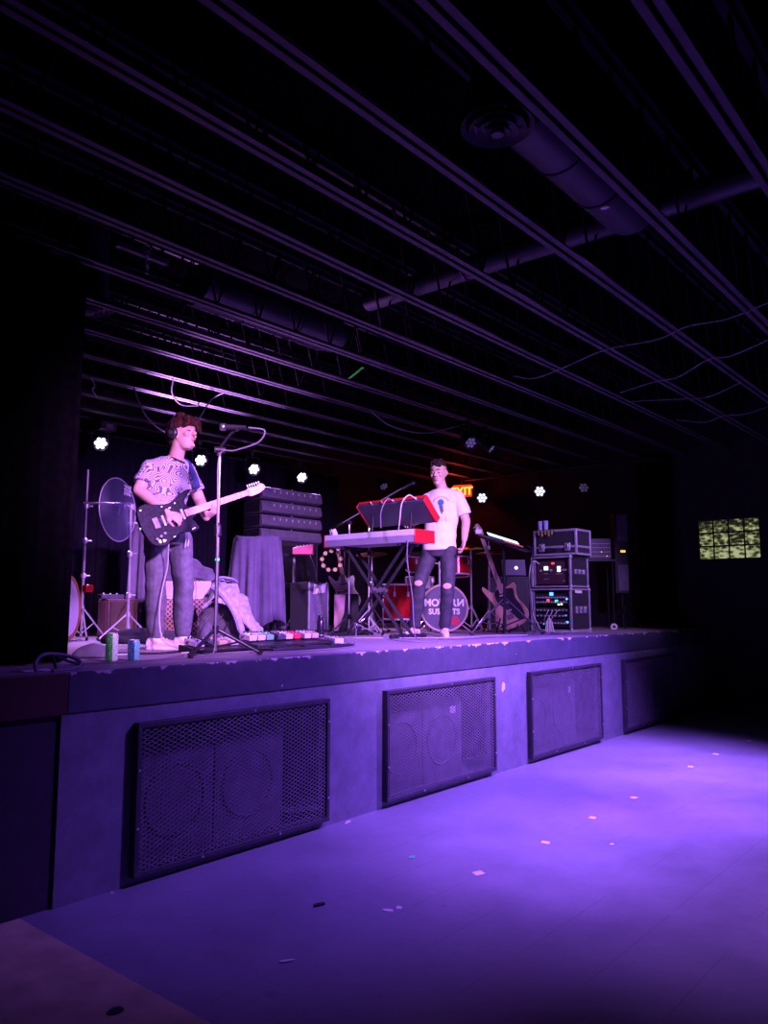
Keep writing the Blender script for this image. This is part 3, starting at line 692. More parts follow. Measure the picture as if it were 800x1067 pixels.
def shoe(name, ankle, toe, parent, m='white_shoe', L=0.28):
    a = V(ankle); t = V(toe); d = V((t.x - a.x, t.y - a.y, 0)).normalized(); l = V((-d.y, d.x, 0)); g = V((a.x, a.y, S))
    R = []
    for x, w, h, zc in ((-0.070, 0.020, 0.022, 0.035), (-0.062, 0.032, 0.036, 0.048), (-0.03, 0.036, 0.048, 0.060), (0.02, 0.037, 0.046, 0.058), (0.06, 0.040, 0.034, 0.047), (0.11, 0.044, 0.027, 0.040), (0.155, 0.042, 0.023, 0.036), (0.185, 0.032, 0.019, 0.033), (0.20, 0.015, 0.012, 0.030)):
        R.append(ell(g + d * x + V((0, 0, zc)), l, V((0, 0, 1)), w, h, 16))
    mb = MB().rings(R); mb.tube([g + V((0, 0, 0.07)), g + V((0, 0, 0.115))], [0.043, 0.045], 14)
    o = mesh_obj(name, remeshed(mb, 0.006, 3), m, parent)
    out = []
    for k in range(28):
        th = 2 * PI * k / 28; x = 0.066 + 0.140 * math.cos(th); w = (0.046 if x > 0.05 else 0.040) * math.sin(th) * (1.0 if abs(math.cos(th)) < 0.8 else 1.0)
        p = g + d * x + l * w; out.append((p.x, p.y))
    MB().prism(out, S + 0.001, S + 0.026).build('sole', 'white_sole', o, bevel=0.004)
    lc = MB()
    for k in range(4):
        x = 0.035 + 0.024 * k; zc = 0.104 - 0.010 * k
        lc.tube([g + d * x + l * -0.026 + V((0, 0, zc - 0.015)), g + d * (x + 0.004) + V((0, 0, zc)), g + d * x + l * 0.026 + V((0, 0, zc - 0.015))], 0.0035, 6)
    lc.build('shoelace', 'white_sole', o)
    return o
def legs(mb, J, g=0.0, cuff=0.0, baggy=(0.0, 0.0, 0.0)):
    for s in 'LR':
        h, k, a = V(J[s + 'hip']), V(J[s + 'kn']), V(J[s + 'an'])
        limb(mb, [h, h.lerp(k, 0.5), k, k.lerp(a, 0.35), a + V((0, 0, cuff))], [0.088 + g, 0.076 + g + baggy[0], 0.056 + g + baggy[1], 0.055 + g + baggy[1], 0.038 + g + baggy[2]])
def folds(me, amp, scale, seed=0, zmin=-1e9, zmax=1e9):
    """soft cloth folds pushed into a mesh"""
    from mathutils import noise
    co = [v.co.copy() for v in me.vertices]; nr = [v.normal.copy() for v in me.vertices]; out = []
    for c, n in zip(co, nr):
        if zmin < c.z < zmax:
            p = c * scale + V((seed, seed * 2, 0)); p.z *= 1.7
            c = c + n * (amp * noise.noise(p))
        out += [c.x, c.y, c.z]
    me.vertices.foreach_set('co', out)
    me.update()

# --- guitarist
G = dict(pelvis=(3.553, 1.348, 2.016), waist=(3.535, 1.372, 2.225), chest=(3.540, 1.372, 2.436), neck=(3.569, 1.328, 2.624), head=(3.575, 1.240, 2.785), Rsh=(3.395, 1.392, 2.520), Lsh=(3.690, 1.335, 2.535),
         Rel=(3.285, 1.365, 2.325), Rwr=(3.375, 1.125, 2.150), Lel=(3.800, 1.300, 2.290), Lwr=(3.700, 1.080, 2.135),
         Rhip=(3.462, 1.372, 1.975), Lhip=(3.648, 1.340, 1.98), Rkn=(3.448, 1.345, 1.622), Lkn=(3.675, 1.310, 1.603), Ran=(3.500, 1.402, 1.235), Lan=(3.725, 1.375, 1.235))
gf = V((0.10, -0.99, 0))
gt_ = thing('person', 'guitarist in a wavy striped tee and charcoal trousers playing a dark electric guitar, eyes closed', 'person', (3.58, 1.38, S))
GO = -V((3.58, 1.38, S))
def off(mb):                                   # to the coordinates of the person's own base
    mb.v = [v + GO for v in mb.v]; return mb
def person_obj(name, me, m, parent):
    return mesh_obj(name, me, m, parent)
mb = MB()
mb.rings([ell(c, u, w, a, b) for c, a, b, u, w in torso_rings(G, gf)]); trapezius(mb, G)
legs(mb, G)
hf = V((0.26, -0.96, 0.14)); hu = V((-0.02, 0.12, 1.0))
limb(mb, [V(G['neck']) + V((0, 0.0, -0.06)), V(G['head']) + V((-0.02, 0.01, -0.075))], [0.062, 0.056])
hP = head_shape(mb, G['head'], hf, hu, 1.10)
limb(mb, [G['Rsh'], G['Rel']], [0.056, 0.046]); limb(mb, [G['Rel'], V(G['Rel']).lerp(V(G['Rwr']), 0.3), G['Rwr']], [0.045, 0.044, 0.030])
limb(mb, [G['Lsh'], G['Lel']], [0.056, 0.046]); limb(mb, [G['Lel'], V(G['Lel']).lerp(V(G['Lwr']), 0.3), G['Lwr']], [0.045, 0.044, 0.030])
rw = V(G['Rwr']); rdir = V((0.52, -0.66, -0.40)).normalized()
hand_shape(mb, rw, rw + rdir * 0.08, V((0.35, 0.75, -0.6)), (0.75, 0.85, 0.95, 1.05), -1, 1.08)
lw = V(G['Lwr']); 
hand_shape(mb, lw, lw + V((0.12, -0.55, 0.32)), V((-0.1, 0.75, 0.75)), (1.05, 1.1, 1.1, 1.15), 1, 1.05)
for s in 'LR':
    a = V(G[s + 'an']); d = (V((0.645, -0.764, 0))); limb(mb, [a, V((a.x, a.y, S + 0.06)), V((a.x, a.y, S + 0.045)) + d * 0.12], [0.038, 0.040, 0.030])
body = remeshed(off(mb), 0.0062, 3)
person_obj('body', body, 'skin', gt_)
# tee: torso and half sleeves
sh = MB(); tr = torso_rings(G, gf, 0.014, chest=0.172, waist=0.158)
sh.rings([ell(c, u, w, a, b) for c, a, b, u, w in tr[2:9]] + [ell(tr[9][0] + V((0, 0, -0.012)), tr[9][3], tr[9][4], 0.068, 0.066)])
for s in 'LR':
    a, b = V(G[s + 'sh']), V(G[s + 'el']); sh.ball(a, 0.064, 14)
    sh.tube([a, a.lerp(b, 0.35), a.lerp(b, 0.70)], [0.064, 0.067, 0.074], 16)
trapezius(sh, G, 0.012)
me = remeshed(off(sh), 0.008, 9); folds(me, 0.007, 9, 3)
tee = person_obj('tee_shirt', me, 'zebra_shirt', gt_)
nk = V(G['neck']) + GO
MB().torus(nk + V((0.012, -0.018, -0.034)), V((0.25, -0.35, 1)), 0.072, 0.0095, 28, 8).build('collar', 'eye_dark', gt_)
cf = V(G['Rsh']).lerp(V(G['Rel']), 0.69) + GO
# light grey undershirt hem showing at his right hip
us = MB(); us.rings([ell(c + V((-0.022, 0.02, 0)), u, w, a, b) for c, a, b, u, w in torso_rings(G, gf, 0.006)[1:4]])
person_obj('undershirt', remeshed(off(us), 0.008, 3), 'grey_shirt', gt_)
# trousers
tm = MB(); tr = torso_rings(G, gf, 0.012); tm.rings([ell(c, u, w, a, b) for c, a, b, u, w in tr[0:3]])
legs(tm, G, 0.012, 0.03, (0.002, 0.014, 0.016))
me = remeshed(off(tm), 0.008, 5); folds(me, 0.010, 8, 9, zmax=0.75)
tro = person_obj('trousers', me, 'charcoal_trousers', gt_)
wv = V(G['pelvis']) + GO
for q in (0, 1):
    pts = [[wv + V((0.045, -0.135, 0.02)), wv + V((0.05, -0.150, -0.04)), wv + V((0.05, -0.148, -0.11))], [wv + V((0.067, -0.135, 0.02)), wv + V((0.075, -0.150, -0.04)), wv + V((0.072, -0.148, -0.10))]][q]
    MB().tube(smooth_path(pts, 5), 0.004, 6).build('drawstring', 'white_sole', gt_)
for s in 'RL':
    a = V(G[s + 'an'])
    so = shoe('shoe', a, a + V((0.645, -0.764, 0)), gt_); so.location = GO
# hair: swept fringe, headphones
def P2(P, off_): return lambda a, b, d: P(a, b, d) + off_
HP = P2(hP, GO)
f_ = hf.normalized(); u_ = hu.normalized(); f_ = (f_ - u_ * f_.dot(u_)).normalized(); l_ = u_.cross(f_)
hr = MB()
hr.ball((0, 0, 0), (0.118, 0.096, 0.088), 18, basis(HP(-0.020, 0, 0.058), f_, l_, u_))
hr.ball((0, 0, 0), (0.062, 0.090, 0.095), 16, basis(HP(-0.072, 0, 0.010), f_, l_, u_))
rh = random.Random(4)
for k in range(40):
    a = rh.uniform(-0.6, 1.3); b = rh.uniform(-0.06, 0.075)
    p0 = HP(-0.02 + 0.10 * math.cos(a), b, 0.075 + 0.055 * math.sin(a) + rh.uniform(-0.01, 0.008))
    p1 = p0 + (f_ * 0.035 + u_ * rh.uniform(-0.012, 0.006) + l_ * rh.uniform(-0.01, 0.02))
    hr.tube([p0 - f_ * 0.02, p0.lerp(p1, 0.5) + u_ * 0.004, p1], [0.018, 0.015, 0.005], 6)
for k in range(26):                              # fringe falling beside the far brow
    b = rh.uniform(0.0, 0.085); p0 = HP(0.080 - b * 0.3, b, 0.088 + rh.uniform(-0.01, 0.015)); p1 = p0 + f_ * rh.uniform(0.025, 0.045) + l_ * rh.uniform(0.0, 0.018) - u_ * rh.uniform(0.02, 0.05)
    p2 = p1 + f_ * 0.008 - u_ * rh.uniform(0.02, 0.055)
    hr.tube([p0, p1, p2], [0.016, 0.013, 0.003], 6)
person_obj('hair', remeshed(hr, 0.0055, 1), 'hair_brown', gt_)
for q in (-1, 1):
    MB().tube([HP(0.098, q * 0.014, 0.036), HP(0.100, q * 0.032, 0.043), HP(0.088, q * 0.053, 0.036)], [0.004, 0.0055, 0.003], 8).build('eyebrow', 'hair_brown', gt_)
    MB().tube([HP(0.0905, q * 0.020, 0.006), HP(0.0915, q * 0.034, 0.002), HP(0.082, q * 0.049, 0.006)], 0.0022, 6).build('eyelash', 'eye_dark', gt_)
lp = MB(); lp.ball((0, 0, 0), (0.014, 0.022, 0.0055), 12, basis(HP(0.0925, 0, -0.049), f_, l_, u_)); lp.ball((0, 0, 0), (0.013, 0.019, 0.0065), 12, basis(HP(0.0905, 0, -0.060), f_, l_, u_))
lp.build('lips', 'skin_dark', gt_)
ph = thing('headphones', 'dark over-ear headphones on the guitarist head', 'headphones', V(hP(-0.02, 0, 0.02)))
HQ = lambda a, b, d: hP(a, b, d) - V(hP(-0.02, 0, 0.02))
MB().tube([HQ(-0.025 , 0.094 * math.cos(t), 0.0 + 0.148 * math.sin(t)) for t in [PI * k / 18 for k in range(19)]], 0.011, 8, flat=0.6).build('headband', 'black_plastic', ph)
for q in (-1, 1):
    M = basis(HQ(-0.014, q * 0.090, -0.004), f_, l_ * q, u_)
    Q = Matrix.Rotation(-PI / 2, 4, 'X')
    e = MB(M @ Q).lathe([(0.001, -0.022), (0.030, -0.022), (0.043, -0.010), (0.043, 0.010), (0.034, 0.022), (0.001, 0.024)], 22).build('ear_cup', 'black_plastic', ph)
    MB(M @ Q).lathe([(0.001, 0.0242), (0.018, 0.0245), (0.018, 0.028), (0.001, 0.028)], 16).build('badge', 'steel', e)

# --- keyboard player
K = dict(pelvis=(6.885, 1.200, 2.075), waist=(6.894, 1.186, 2.298), chest=(6.912, 1.165, 2.540), neck=(6.905, 1.160, 2.742), head=(6.855, 1.180, 2.898), Rsh=(6.845, 1.315, 2.630), Lsh=(6.960, 0.995, 2.632),
         Lel=(7.005, 0.925, 2.360), Lwr=(6.905, 0.885, 2.150), Rel=(6.765, 1.385, 2.390), Rwr=(6.565, 1.330, 2.335),
         Lhip=(6.915, 1.100, 2.040), Rhip=(6.860, 1.300, 2.045), Rkn=(6.690, 1.325, 1.693), Lkn=(6.863, 1.075, 1.662), Ran=(6.715, 1.405, 1.235), Lan=(6.880, 1.130, 1.235))
kf = V((-0.90, -0.42, 0)).normalized()
kb_ = thing('person', 'keyboard player in a white printed tee and ripped black jeans, looking down behind red keyboards', 'person', (6.82, 1.22, S))
GO = -V((6.82, 1.22, S))
mb = MB(); mb.rings([ell(c, u, w, a, b) for c, a, b, u, w in torso_rings(K, kf, chest=0.165, waist=0.148)]); trapezius(mb, K)
legs(mb, K)
hf = V((-0.94, -0.30, -0.26)); hu = V((-0.22, -0.06, 1.0))
limb(mb, [V(K['neck']) + V((0, 0, -0.06)), V(K['head']) + V((0.02, 0, -0.075))], [0.064, 0.057])
hP = head_shape(mb, K['head'], hf, hu, 1.12)
for s in 'LR':
    limb(mb, [K[s + 'sh'], K[s + 'el']], [0.060, 0.047]); limb(mb, [K[s + 'el'], V(K[s + 'el']).lerp(V(K[s + 'wr']), 0.3), K[s + 'wr']], [0.046, 0.045, 0.030])
lw = V(K['Lwr']); hand_shape(mb, lw, lw + V((-0.30, -0.05, -0.95)), V((-0.55, 0.6, -0.1)), (0.45, 0.5, 0.55, 0.6), 1, 1.08)
rw = V(K['Rwr']); hand_shape(mb, rw, rw + V((-0.9, -0.25, -0.12)), V((0, 0, -1)), (0.5, 0.5, 0.5, 0.5), 1, 1.05)
for s in 'LR':
    a = V(K[s + 'an']); d = kf; limb(mb, [a, V((a.x, a.y, S + 0.06)), V((a.x, a.y, S + 0.045)) + d * 0.12], [0.038, 0.040, 0.030])
person_obj('body', remeshed(off(mb), 0.0062, 3), 'skin', kb_)
sh = MB(); tr = torso_rings(K, kf, 0.018, chest=0.178, waist=0.162, hip=0.168)
sh.rings([ell(c, u, w, a, b) for c, a, b, u, w in tr[1:9]] + [ell(tr[9][0] + V((0, 0, -0.010)), tr[9][3], tr[9][4], 0.066, 0.066)])
for s in 'LR':
    a, b = V(K[s + 'sh']), V(K[s + 'el']); sh.ball(a, 0.066, 14); sh.tube([a, a.lerp(b, 0.35), a.lerp(b, 0.74)], [0.067, 0.072, 0.080], 16)
trapezius(sh, K, 0.015)
me = remeshed(off(sh), 0.008, 9); folds(me, 0.010, 7, 5)
tee = person_obj('tee_shirt', me, 'white_shirt', kb_)
MB().torus(V(K['neck']) + GO + V((-0.018, -0.008, -0.036)), V((-0.4, -0.2, 1)), 0.072, 0.0085, 28, 8).build('collar', 'white_shirt', kb_)
# print on the chest: an arc of small marks over a blue figure, laid onto the cloth
from mathutils.bvhtree import BVHTree
bv = BVHTree.FromPolygons([v.co for v in me.vertices], [tuple(p.vertices) for p in me.polygons])
cc = V(K['chest']) + GO; ksd = V((0, 0, 1)).cross(kf)
def on_chest(a, b):
    h = bv.ray_cast(cc + ksd * a + V((0, 0, b)) + kf * 0.5, -kf)[0]
    return (h if h else cc + kf * 0.12) + kf * 0.0015
def patch(out, name, m):
    P = [on_chest(a, b) for a, b in out]; c = sum(P, V()) / len(P); n = len(P)
    MB().add(P + [on_chest(sum(a for a, b in out) / n, sum(b for a, b in out) / n)], [(k, (k + 1) % n, n) for k in range(n)]).build(name, m, tee)
for k in range(11):
    t = PI * (0.12 + 0.76 * k / 10); a, b = -0.085 * math.cos(t), 0.02 + 0.062 * math.sin(t)
    patch([(a + 0.008 * math.cos(t + q) , b + 0.009 * math.sin(t + q)) for q in (0.4, 2.2, 3.6, 5.4)], 'print_mark', 'print_red')
patch([(0.035 * math.cos(q), 0.022 + 0.036 * math.sin(q)) for q in [2 * PI * k / 12 for k in range(12)]], 'print_blob', 'print_blue')
patch([(-0.022, -0.01), (0.024, -0.012), (0.030, -0.075), (0.008, -0.11), (-0.010, -0.07)], 'print_body', 'print_dark')
for k in range(5):
    b = -0.135 - 0.012 * k; patch([(-0.06 + 0.01 * (k % 2), b), (0.055, b), (0.055, b + 0.006), (-0.06, b + 0.006)], 'print_line', 'print_dark')
jm = MB(); tr = torso_rings(K, kf, 0.010); jm.rings([ell(c, u, w, a, b) for c, a, b, u, w in tr[0:3]]); legs(jm, K, 0.009, 0.02, (0.0, 0.010, 0.016))
me = remeshed(off(jm), 0.008, 4); folds(me, 0.008, 9, 2, zmax=0.75)
jn = person_obj('jeans', me, 'black_jeans', kb_)
bj = BVHTree.FromPolygons([v.co for v in me.vertices], [tuple(p.vertices) for p in me.polygons])
for s in 'RL':                                  # torn knees: a frayed opening with skin in it
    c0 = V(K[s + 'kn']) + GO; dirv = V((-0.87, -0.49, 0.05)).normalized(); sd = V((0, 0, 1)).cross(dirv); out = []
    for k in range(14):
        t = 2 * PI * k / 14; h = bj.ray_cast(c0 + sd * 0.046 * math.cos(t) + V((0, 0, 0.030 * math.sin(t))) + dirv * 0.4, -dirv)[0]
        if h: out.append(h + dirv * 0.004)
    hc = bj.ray_cast(c0 + dirv * 0.4, -dirv)[0]
    if hc and len(out) > 5:
        n = len(out); MB().add(out + [hc + dirv * 0.006], [(k, (k + 1) % n, n) for k in range(n)]).build('torn_knee', 'skin', jn)
for s in 'RL':
    a = V(K[s + 'an']); so = shoe('shoe', a, a + (V((-0.95, -0.10, 0)) if s == 'R' else V((-0.80, -0.60, 0))), kb_); so.location = GO
HP = P2(hP, GO); f_ = hf.normalized(); u_ = hu.normalized(); f_ = (f_ - u_ * f_.dot(u_)).normalized(); l_ = u_.cross(f_)
hr = MB(); hr.ball((0, 0, 0), (0.108, 0.088, 0.070), 18, basis(HP(-0.018, 0, 0.070), f_, l_, u_)); hr.ball((0, 0, 0), (0.054, 0.084, 0.085), 16, basis(HP(-0.066, 0, 0.030), f_, l_, u_))
for k in range(40):
    a = rh.uniform(-0.3, 1.6); b = rh.uniform(-0.055, 0.055); p0 = HP(0.09 * math.cos(a) - 0.01, b, 0.078 + 0.05 * math.sin(a)); hr.tube([p0, p0 + u_ * 0.010 + f_ * 0.010], [0.013, 0.006], 6)
person_obj('hair', remeshed(hr, 0.0055, 1), 'hair_short', kb_)
for q in (-1, 1):
    MB().tube([HP(0.098, q * 0.014, 0.036), HP(0.100, q * 0.032, 0.042), HP(0.088, q * 0.053, 0.036)], [0.004, 0.0055, 0.003], 8).build('eyebrow', 'hair_short', kb_)
    MB().ball((0, 0, 0), (0.004, 0.013, 0.004), 10, basis(HP(0.0885, q * 0.034, 0.006), f_, l_, u_)).build('eye', 'eye_dark', kb_)
lp = MB(); lp.ball((0, 0, 0), (0.014, 0.022, 0.0055), 12, basis(HP(0.0925, 0, -0.049), f_, l_, u_)); lp.ball((0, 0, 0), (0.013, 0.019, 0.0065), 12, basis(HP(0.0905, 0, -0.060), f_, l_, u_))
lp.build('lips', 'skin_dark', kb_)

# ------------------------------------------------------------------ instruments and gear on the stage
CF = -math.atan2(0.764, 0.645)               # turned to face the hall's near left corner
mat('dark_sparkle', (0.010, 0.009, 0.024), 0.45, 0.0, var=0.95, scale=45, spec=0.08)
mat('glitter_chip', (0.55, 0.53, 0.6), 0.35, 0.4, var=0.2)
mat('maple', (0.72, 0.50, 0.36), 0.45, var=0.12, scale=20)
mat('rosewood', (0.28, 0.12, 0.10), 0.5, var=0.15)
mat('strap_blue', (0.02, 0.03, 0.16), 0.7, var=0.1)
mat('natural_wood', (0.80, 0.50, 0.30), 0.35, var=0.2, scale=9)
mat('white_gloss', (0.72, 0.72, 0.78), 0.25, var=0.05)
mat('hoop_wood', (0.42, 0.17, 0.07), 0.4, var=0.2, scale=10)
mat('drum_red', (0.42, 0.012, 0.016), 0.18, 0.25, var=0.3, scale=6)
mat('drum_head', (0.72, 0.70, 0.72), 0.5, var=0.05)
mat('kick_head', (0.10, 0.09, 0.14), 0.4, var=0.15)
mat('letter_white', (0.85, 0.83, 0.85), 0.5, var=0.04)
mat('dot_red', (0.50, 0.02, 0.06), 0.5, var=0.08)
mat('brass', (0.55, 0.34, 0.12), 0.28, 1.0, var=0.1)
mat('jingle_brass', (0.95, 0.75, 0.28), 0.3, 0.6, var=0.05)
mat('cheek_red', (0.62, 0.012, 0.020), 0.35, var=0.06)
mat('keybed_grey', (0.36, 0.34, 0.40), 0.45, 0.2, var=0.06)
mat('silver_panel', (0.72, 0.70, 0.76), 0.4, var=0.04); mat('key_white', (0.8, 0.78, 0.8), 0.3, var=0)
mat('pink_gloss', (0.85, 0.16, 0.25), 0.4, var=0.06)
mat('black_carpet', (0.028, 0.027, 0.032), 0.95, var=0.4, scale=80)
mat('grille_cloth_dark', (0.14, 0.12, 0.18), 0.75, var=0.2, scale=60)
mat('cloth_purple_black', (0.15, 0.13, 0.18), 0.75, var=0.15, scale=10)
mat('cream_vinyl', (0.74, 0.62, 0.56), 0.6, var=0.08)
mat('denim_grey', (0.32, 0.31, 0.38), 0.85, var=0.2, scale=30)
mat('bag_charcoal', (0.11, 0.105, 0.13), 0.8, var=0.2)
mat('pedal_white', (0.55, 0.53, 0.56), 0.4, var=0.05); mat('pedal_red', (0.6, 0.03, 0.06), 0.4, var=0.05); mat('pedal_dark', (0.05, 0.05, 0.07), 0.45, var=0.1); mat('pedal_green', (0.15, 0.4, 0.2), 0.4, var=0.05); mat('pedal_tan', (0.5, 0.38, 0.25), 0.4, var=0.05); mat('pedal_blue', (0.08, 0.12, 0.4), 0.4, var=0.05)
mat('case_black', (0.030, 0.028, 0.034), 0.6, var=0.2); mat('case_edge', (0.42, 0.40, 0.46), 0.4, 0.25, var=0.15)
mat('pink_case', (0.62, 0.36, 0.38), 0.6, var=0.12)
mat('paper_white', (0.75, 0.72, 0.70), 0.8, var=0.05)
mat('led_blue', (0.05, 0.2, 0.8), 0.3, var=0, emit=(0.05, 0.25, 1.0), estr=4); mat('led_red', (0.8, 0.05, 0.05), 0.3, var=0, emit=(1.0, 0.06, 0.08), estr=2.0)
mat('led_green', (0.1, 0.8, 0.3), 0.3, var=0, emit=(0.05, 0.9, 0.4), estr=1.6); mat('led_white', (0.9, 0.95, 0.9), 0.3, var=0, emit=(0.75, 1.0, 0.85), estr=1.6); mat('led_amber', (0.9, 0.5, 0.05), 0.3, var=0, emit=(1.0, 0.36, 0.03), estr=2.2)
mat('screen_glow', (0.5, 0.9, 0.9), 0.3, var=0, emit=(0.62, 0.95, 0.95), estr=1.5); mat('screen_red', (0.8, 0.1, 0.15), 0.3, var=0, emit=(0.9, 0.10, 0.14), estr=0.6)
mat('logo_glow', (0.8, 0.9, 0.9), 0.3, var=0, emit=(0.8, 0.95, 1.0), estr=1.0)
def diag_cloth(N, L, co, b):
    w = N.new('ShaderNodeTexWave'); w.bands_direction = 'DIAGONAL'; w.inputs['Scale'].default_value = 13; L.new(co, w.inputs['Vector'])
    mp = N.new('ShaderNodeMapping'); mp.inputs['Scale'].default_value = (-1, 1, 1); L.new(co, mp.inputs['Vector'])
    w2 = N.new('ShaderNodeTexWave'); w2.bands_direction = 'DIAGONAL'; w2.inputs['Scale'].default_value = 13; L.new(mp.outputs[0], w2.inputs['Vector'])
    t = _math(N, L, 'MAXIMUM', _math(N, L, 'GREATER_THAN', w.outputs['Fac'], 0.84), _math(N, L, 'GREATER_THAN', w2.outputs['Fac'], 0.84))
    return _mix(N, L, t, (0.16, 0.055, 0.04), (0.52, 0.36, 0.33))
ramp_mat('diamond_cloth', diag_cloth, 0.8)
def clear_plastic():
    m = bpy.data.materials.new('clear_plastic'); m.use_nodes = True; N = m.node_tree.nodes; L = m.node_tree.links; N.remove(N['Principled BSDF'])
    t = N.new('ShaderNodeBsdfTransparent'); t.inputs[0].default_value = (0.72, 0.70, 0.85, 1)
    g = N.new('ShaderNodeBsdfGlossy'); g.inputs['Roughness'].default_value = 0.12; g.inputs[0].default_value = (0.8, 0.75, 1, 1)
    d = N.new('ShaderNodeBsdfDiffuse'); d.inputs[0].default_value = (0.35, 0.35, 0.5, 1)
    mx = N.new('ShaderNodeMixShader'); mx.inputs[0].default_value = 0.12; mx2 = N.new('ShaderNodeMixShader'); mx2.inputs[0].default_value = 0.18
    L.new(t.outputs[0], mx.inputs[1]); L.new(g.outputs[0], mx.inputs[2]); L.new(mx.outputs[0], mx2.inputs[1]); L.new(d.outputs[0], mx2.inputs[2])
    L.new(mx2.outputs[0], N['Material Output'].inputs['Surface']); MATS['clear_plastic'] = m
clear_plastic()

# --- stands
def tripod(t, r, h, m, rot=0.4, tube=0.009, feet='rubber', zhub=0.06):
    """three splayed legs with rubber feet and braces, hub at height h"""
    for k in range(3):
        a = rot + k * 2 * PI / 3; d = V((math.cos(a), math.sin(a), 0))
        lg = MB().cyl(V((0, 0, h)) + d * 0.02, d * r + V((0, 0, 0.015)), tube, n=8).build('leg', m, t)
        MB().cyl(d * (r - 0.012) + V((0, 0, 0.0)), d * (r + 0.012) + V((0, 0, 0.03)), tube * 1.45, n=8).build('rubber_foot', feet, lg)
        MB().cyl(V((0, 0, zhub)) + d * 0.012, V((0, 0, h * 0.52)) + d * (0.02 + (r - 0.02) * 0.48), tube * 0.6, n=6).build('brace', m, t)
    MB().cyl((0, 0, h - 0.025), (0, 0, h + 0.03), 0.022, n=12).build('leg_collar', m, t)
def mic_body(parent, a, b, mname='steel', body='black_metal'):
    """handheld microphone, grille ball at a, tail towards b"""
    a, b = V(a), V(b); d = (b - a).normalized()
    MB().ball(a, 0.026, 14).tube([a + d * 0.014, a + d * 0.020], 0.0275, 14).build('mic_grille', mname, parent)
    MB().tube([a + d * 0.02, a + d * 0.04, a + d * 0.10, a + d * 0.16], [0.024, 0.021, 0.017, 0.013], 14).build('mic_body', body, parent)

# vocal microphone stand in front of the guitarist
t = thing('microphone_stand', 'black vocal microphone stand in front of the guitarist, pole rising past the guitar neck', 'microphone stand', (3.37, 0.51, S))
tripod(t, 0.30, 0.17, 'black_metal', CF + 0.2, 0.011)
MB().cyl((0, 0, 0.03), (0, 0, 0.86), 0.0135, n=12).build('pole', 'steel', t)
MB().cyl((0, 0, 0.80), (0, 0, 1.41), 0.0095, n=12).build('inner_pole', 'steel', t)
MB().lathe([(0.014, 0.80), (0.024, 0.81), (0.024, 0.88), (0.012, 0.90)], 16).build('height_clutch', 'black_metal', t)
MB().cyl((-0.03, 0.02, 1.41), (0.03, -0.02, 1.41), 0.022, n=12).build('boom_joint', 'black_metal', t)
MB().tube(smooth_path([(-0.012, 0.01, 1.37), (0.0, -0.01, 1.43), (0.02, -0.08, 1.51), (0.035, -0.14, 1.545)], 6), 0.009, 8).build('boom_arm', 'black_metal', t)
MB().cyl((0.022, -0.15, 1.552), (0.05, -0.12, 1.547), 0.017, n=12).build('mic_clip', 'black_plastic', t)
MB().cyl((0.0, 0.0, 0.64), (0.0, 0.0, 0.655), 0.0145, n=12).build('tape_band', 'led_green', t)  # tape band given a green glow by its emissive material
m_ = thing('microphone', 'silver ball vocal microphone at the guitarist mouth', 'microphone', (3.365, 0.405, 2.682))
mic_body(m_, (-0.03, 0.035, 0.002), (0.13, -0.16, 0.0))
cable('microphone_cable', 'pale microphone cable looping from the microphone down along its stand', 'cable', [(3.445, 0.30, 2.68), (3.52, 0.22, 2.66), (3.50, 0.26, 2.58), (3.42, 0.40, 2.53), (3.358, 0.495, 2.50), (3.352, 0.50, 2.2), (3.355, 0.495, 1.8), (3.35, 0.49, 1.4), (3.33, 0.47, 1.16), (3.20, 0.43, 1.136), (3.0, 0.40, 1.136), (2.70, 0.36, 1.136)], 0.0055, 'dark_wire')

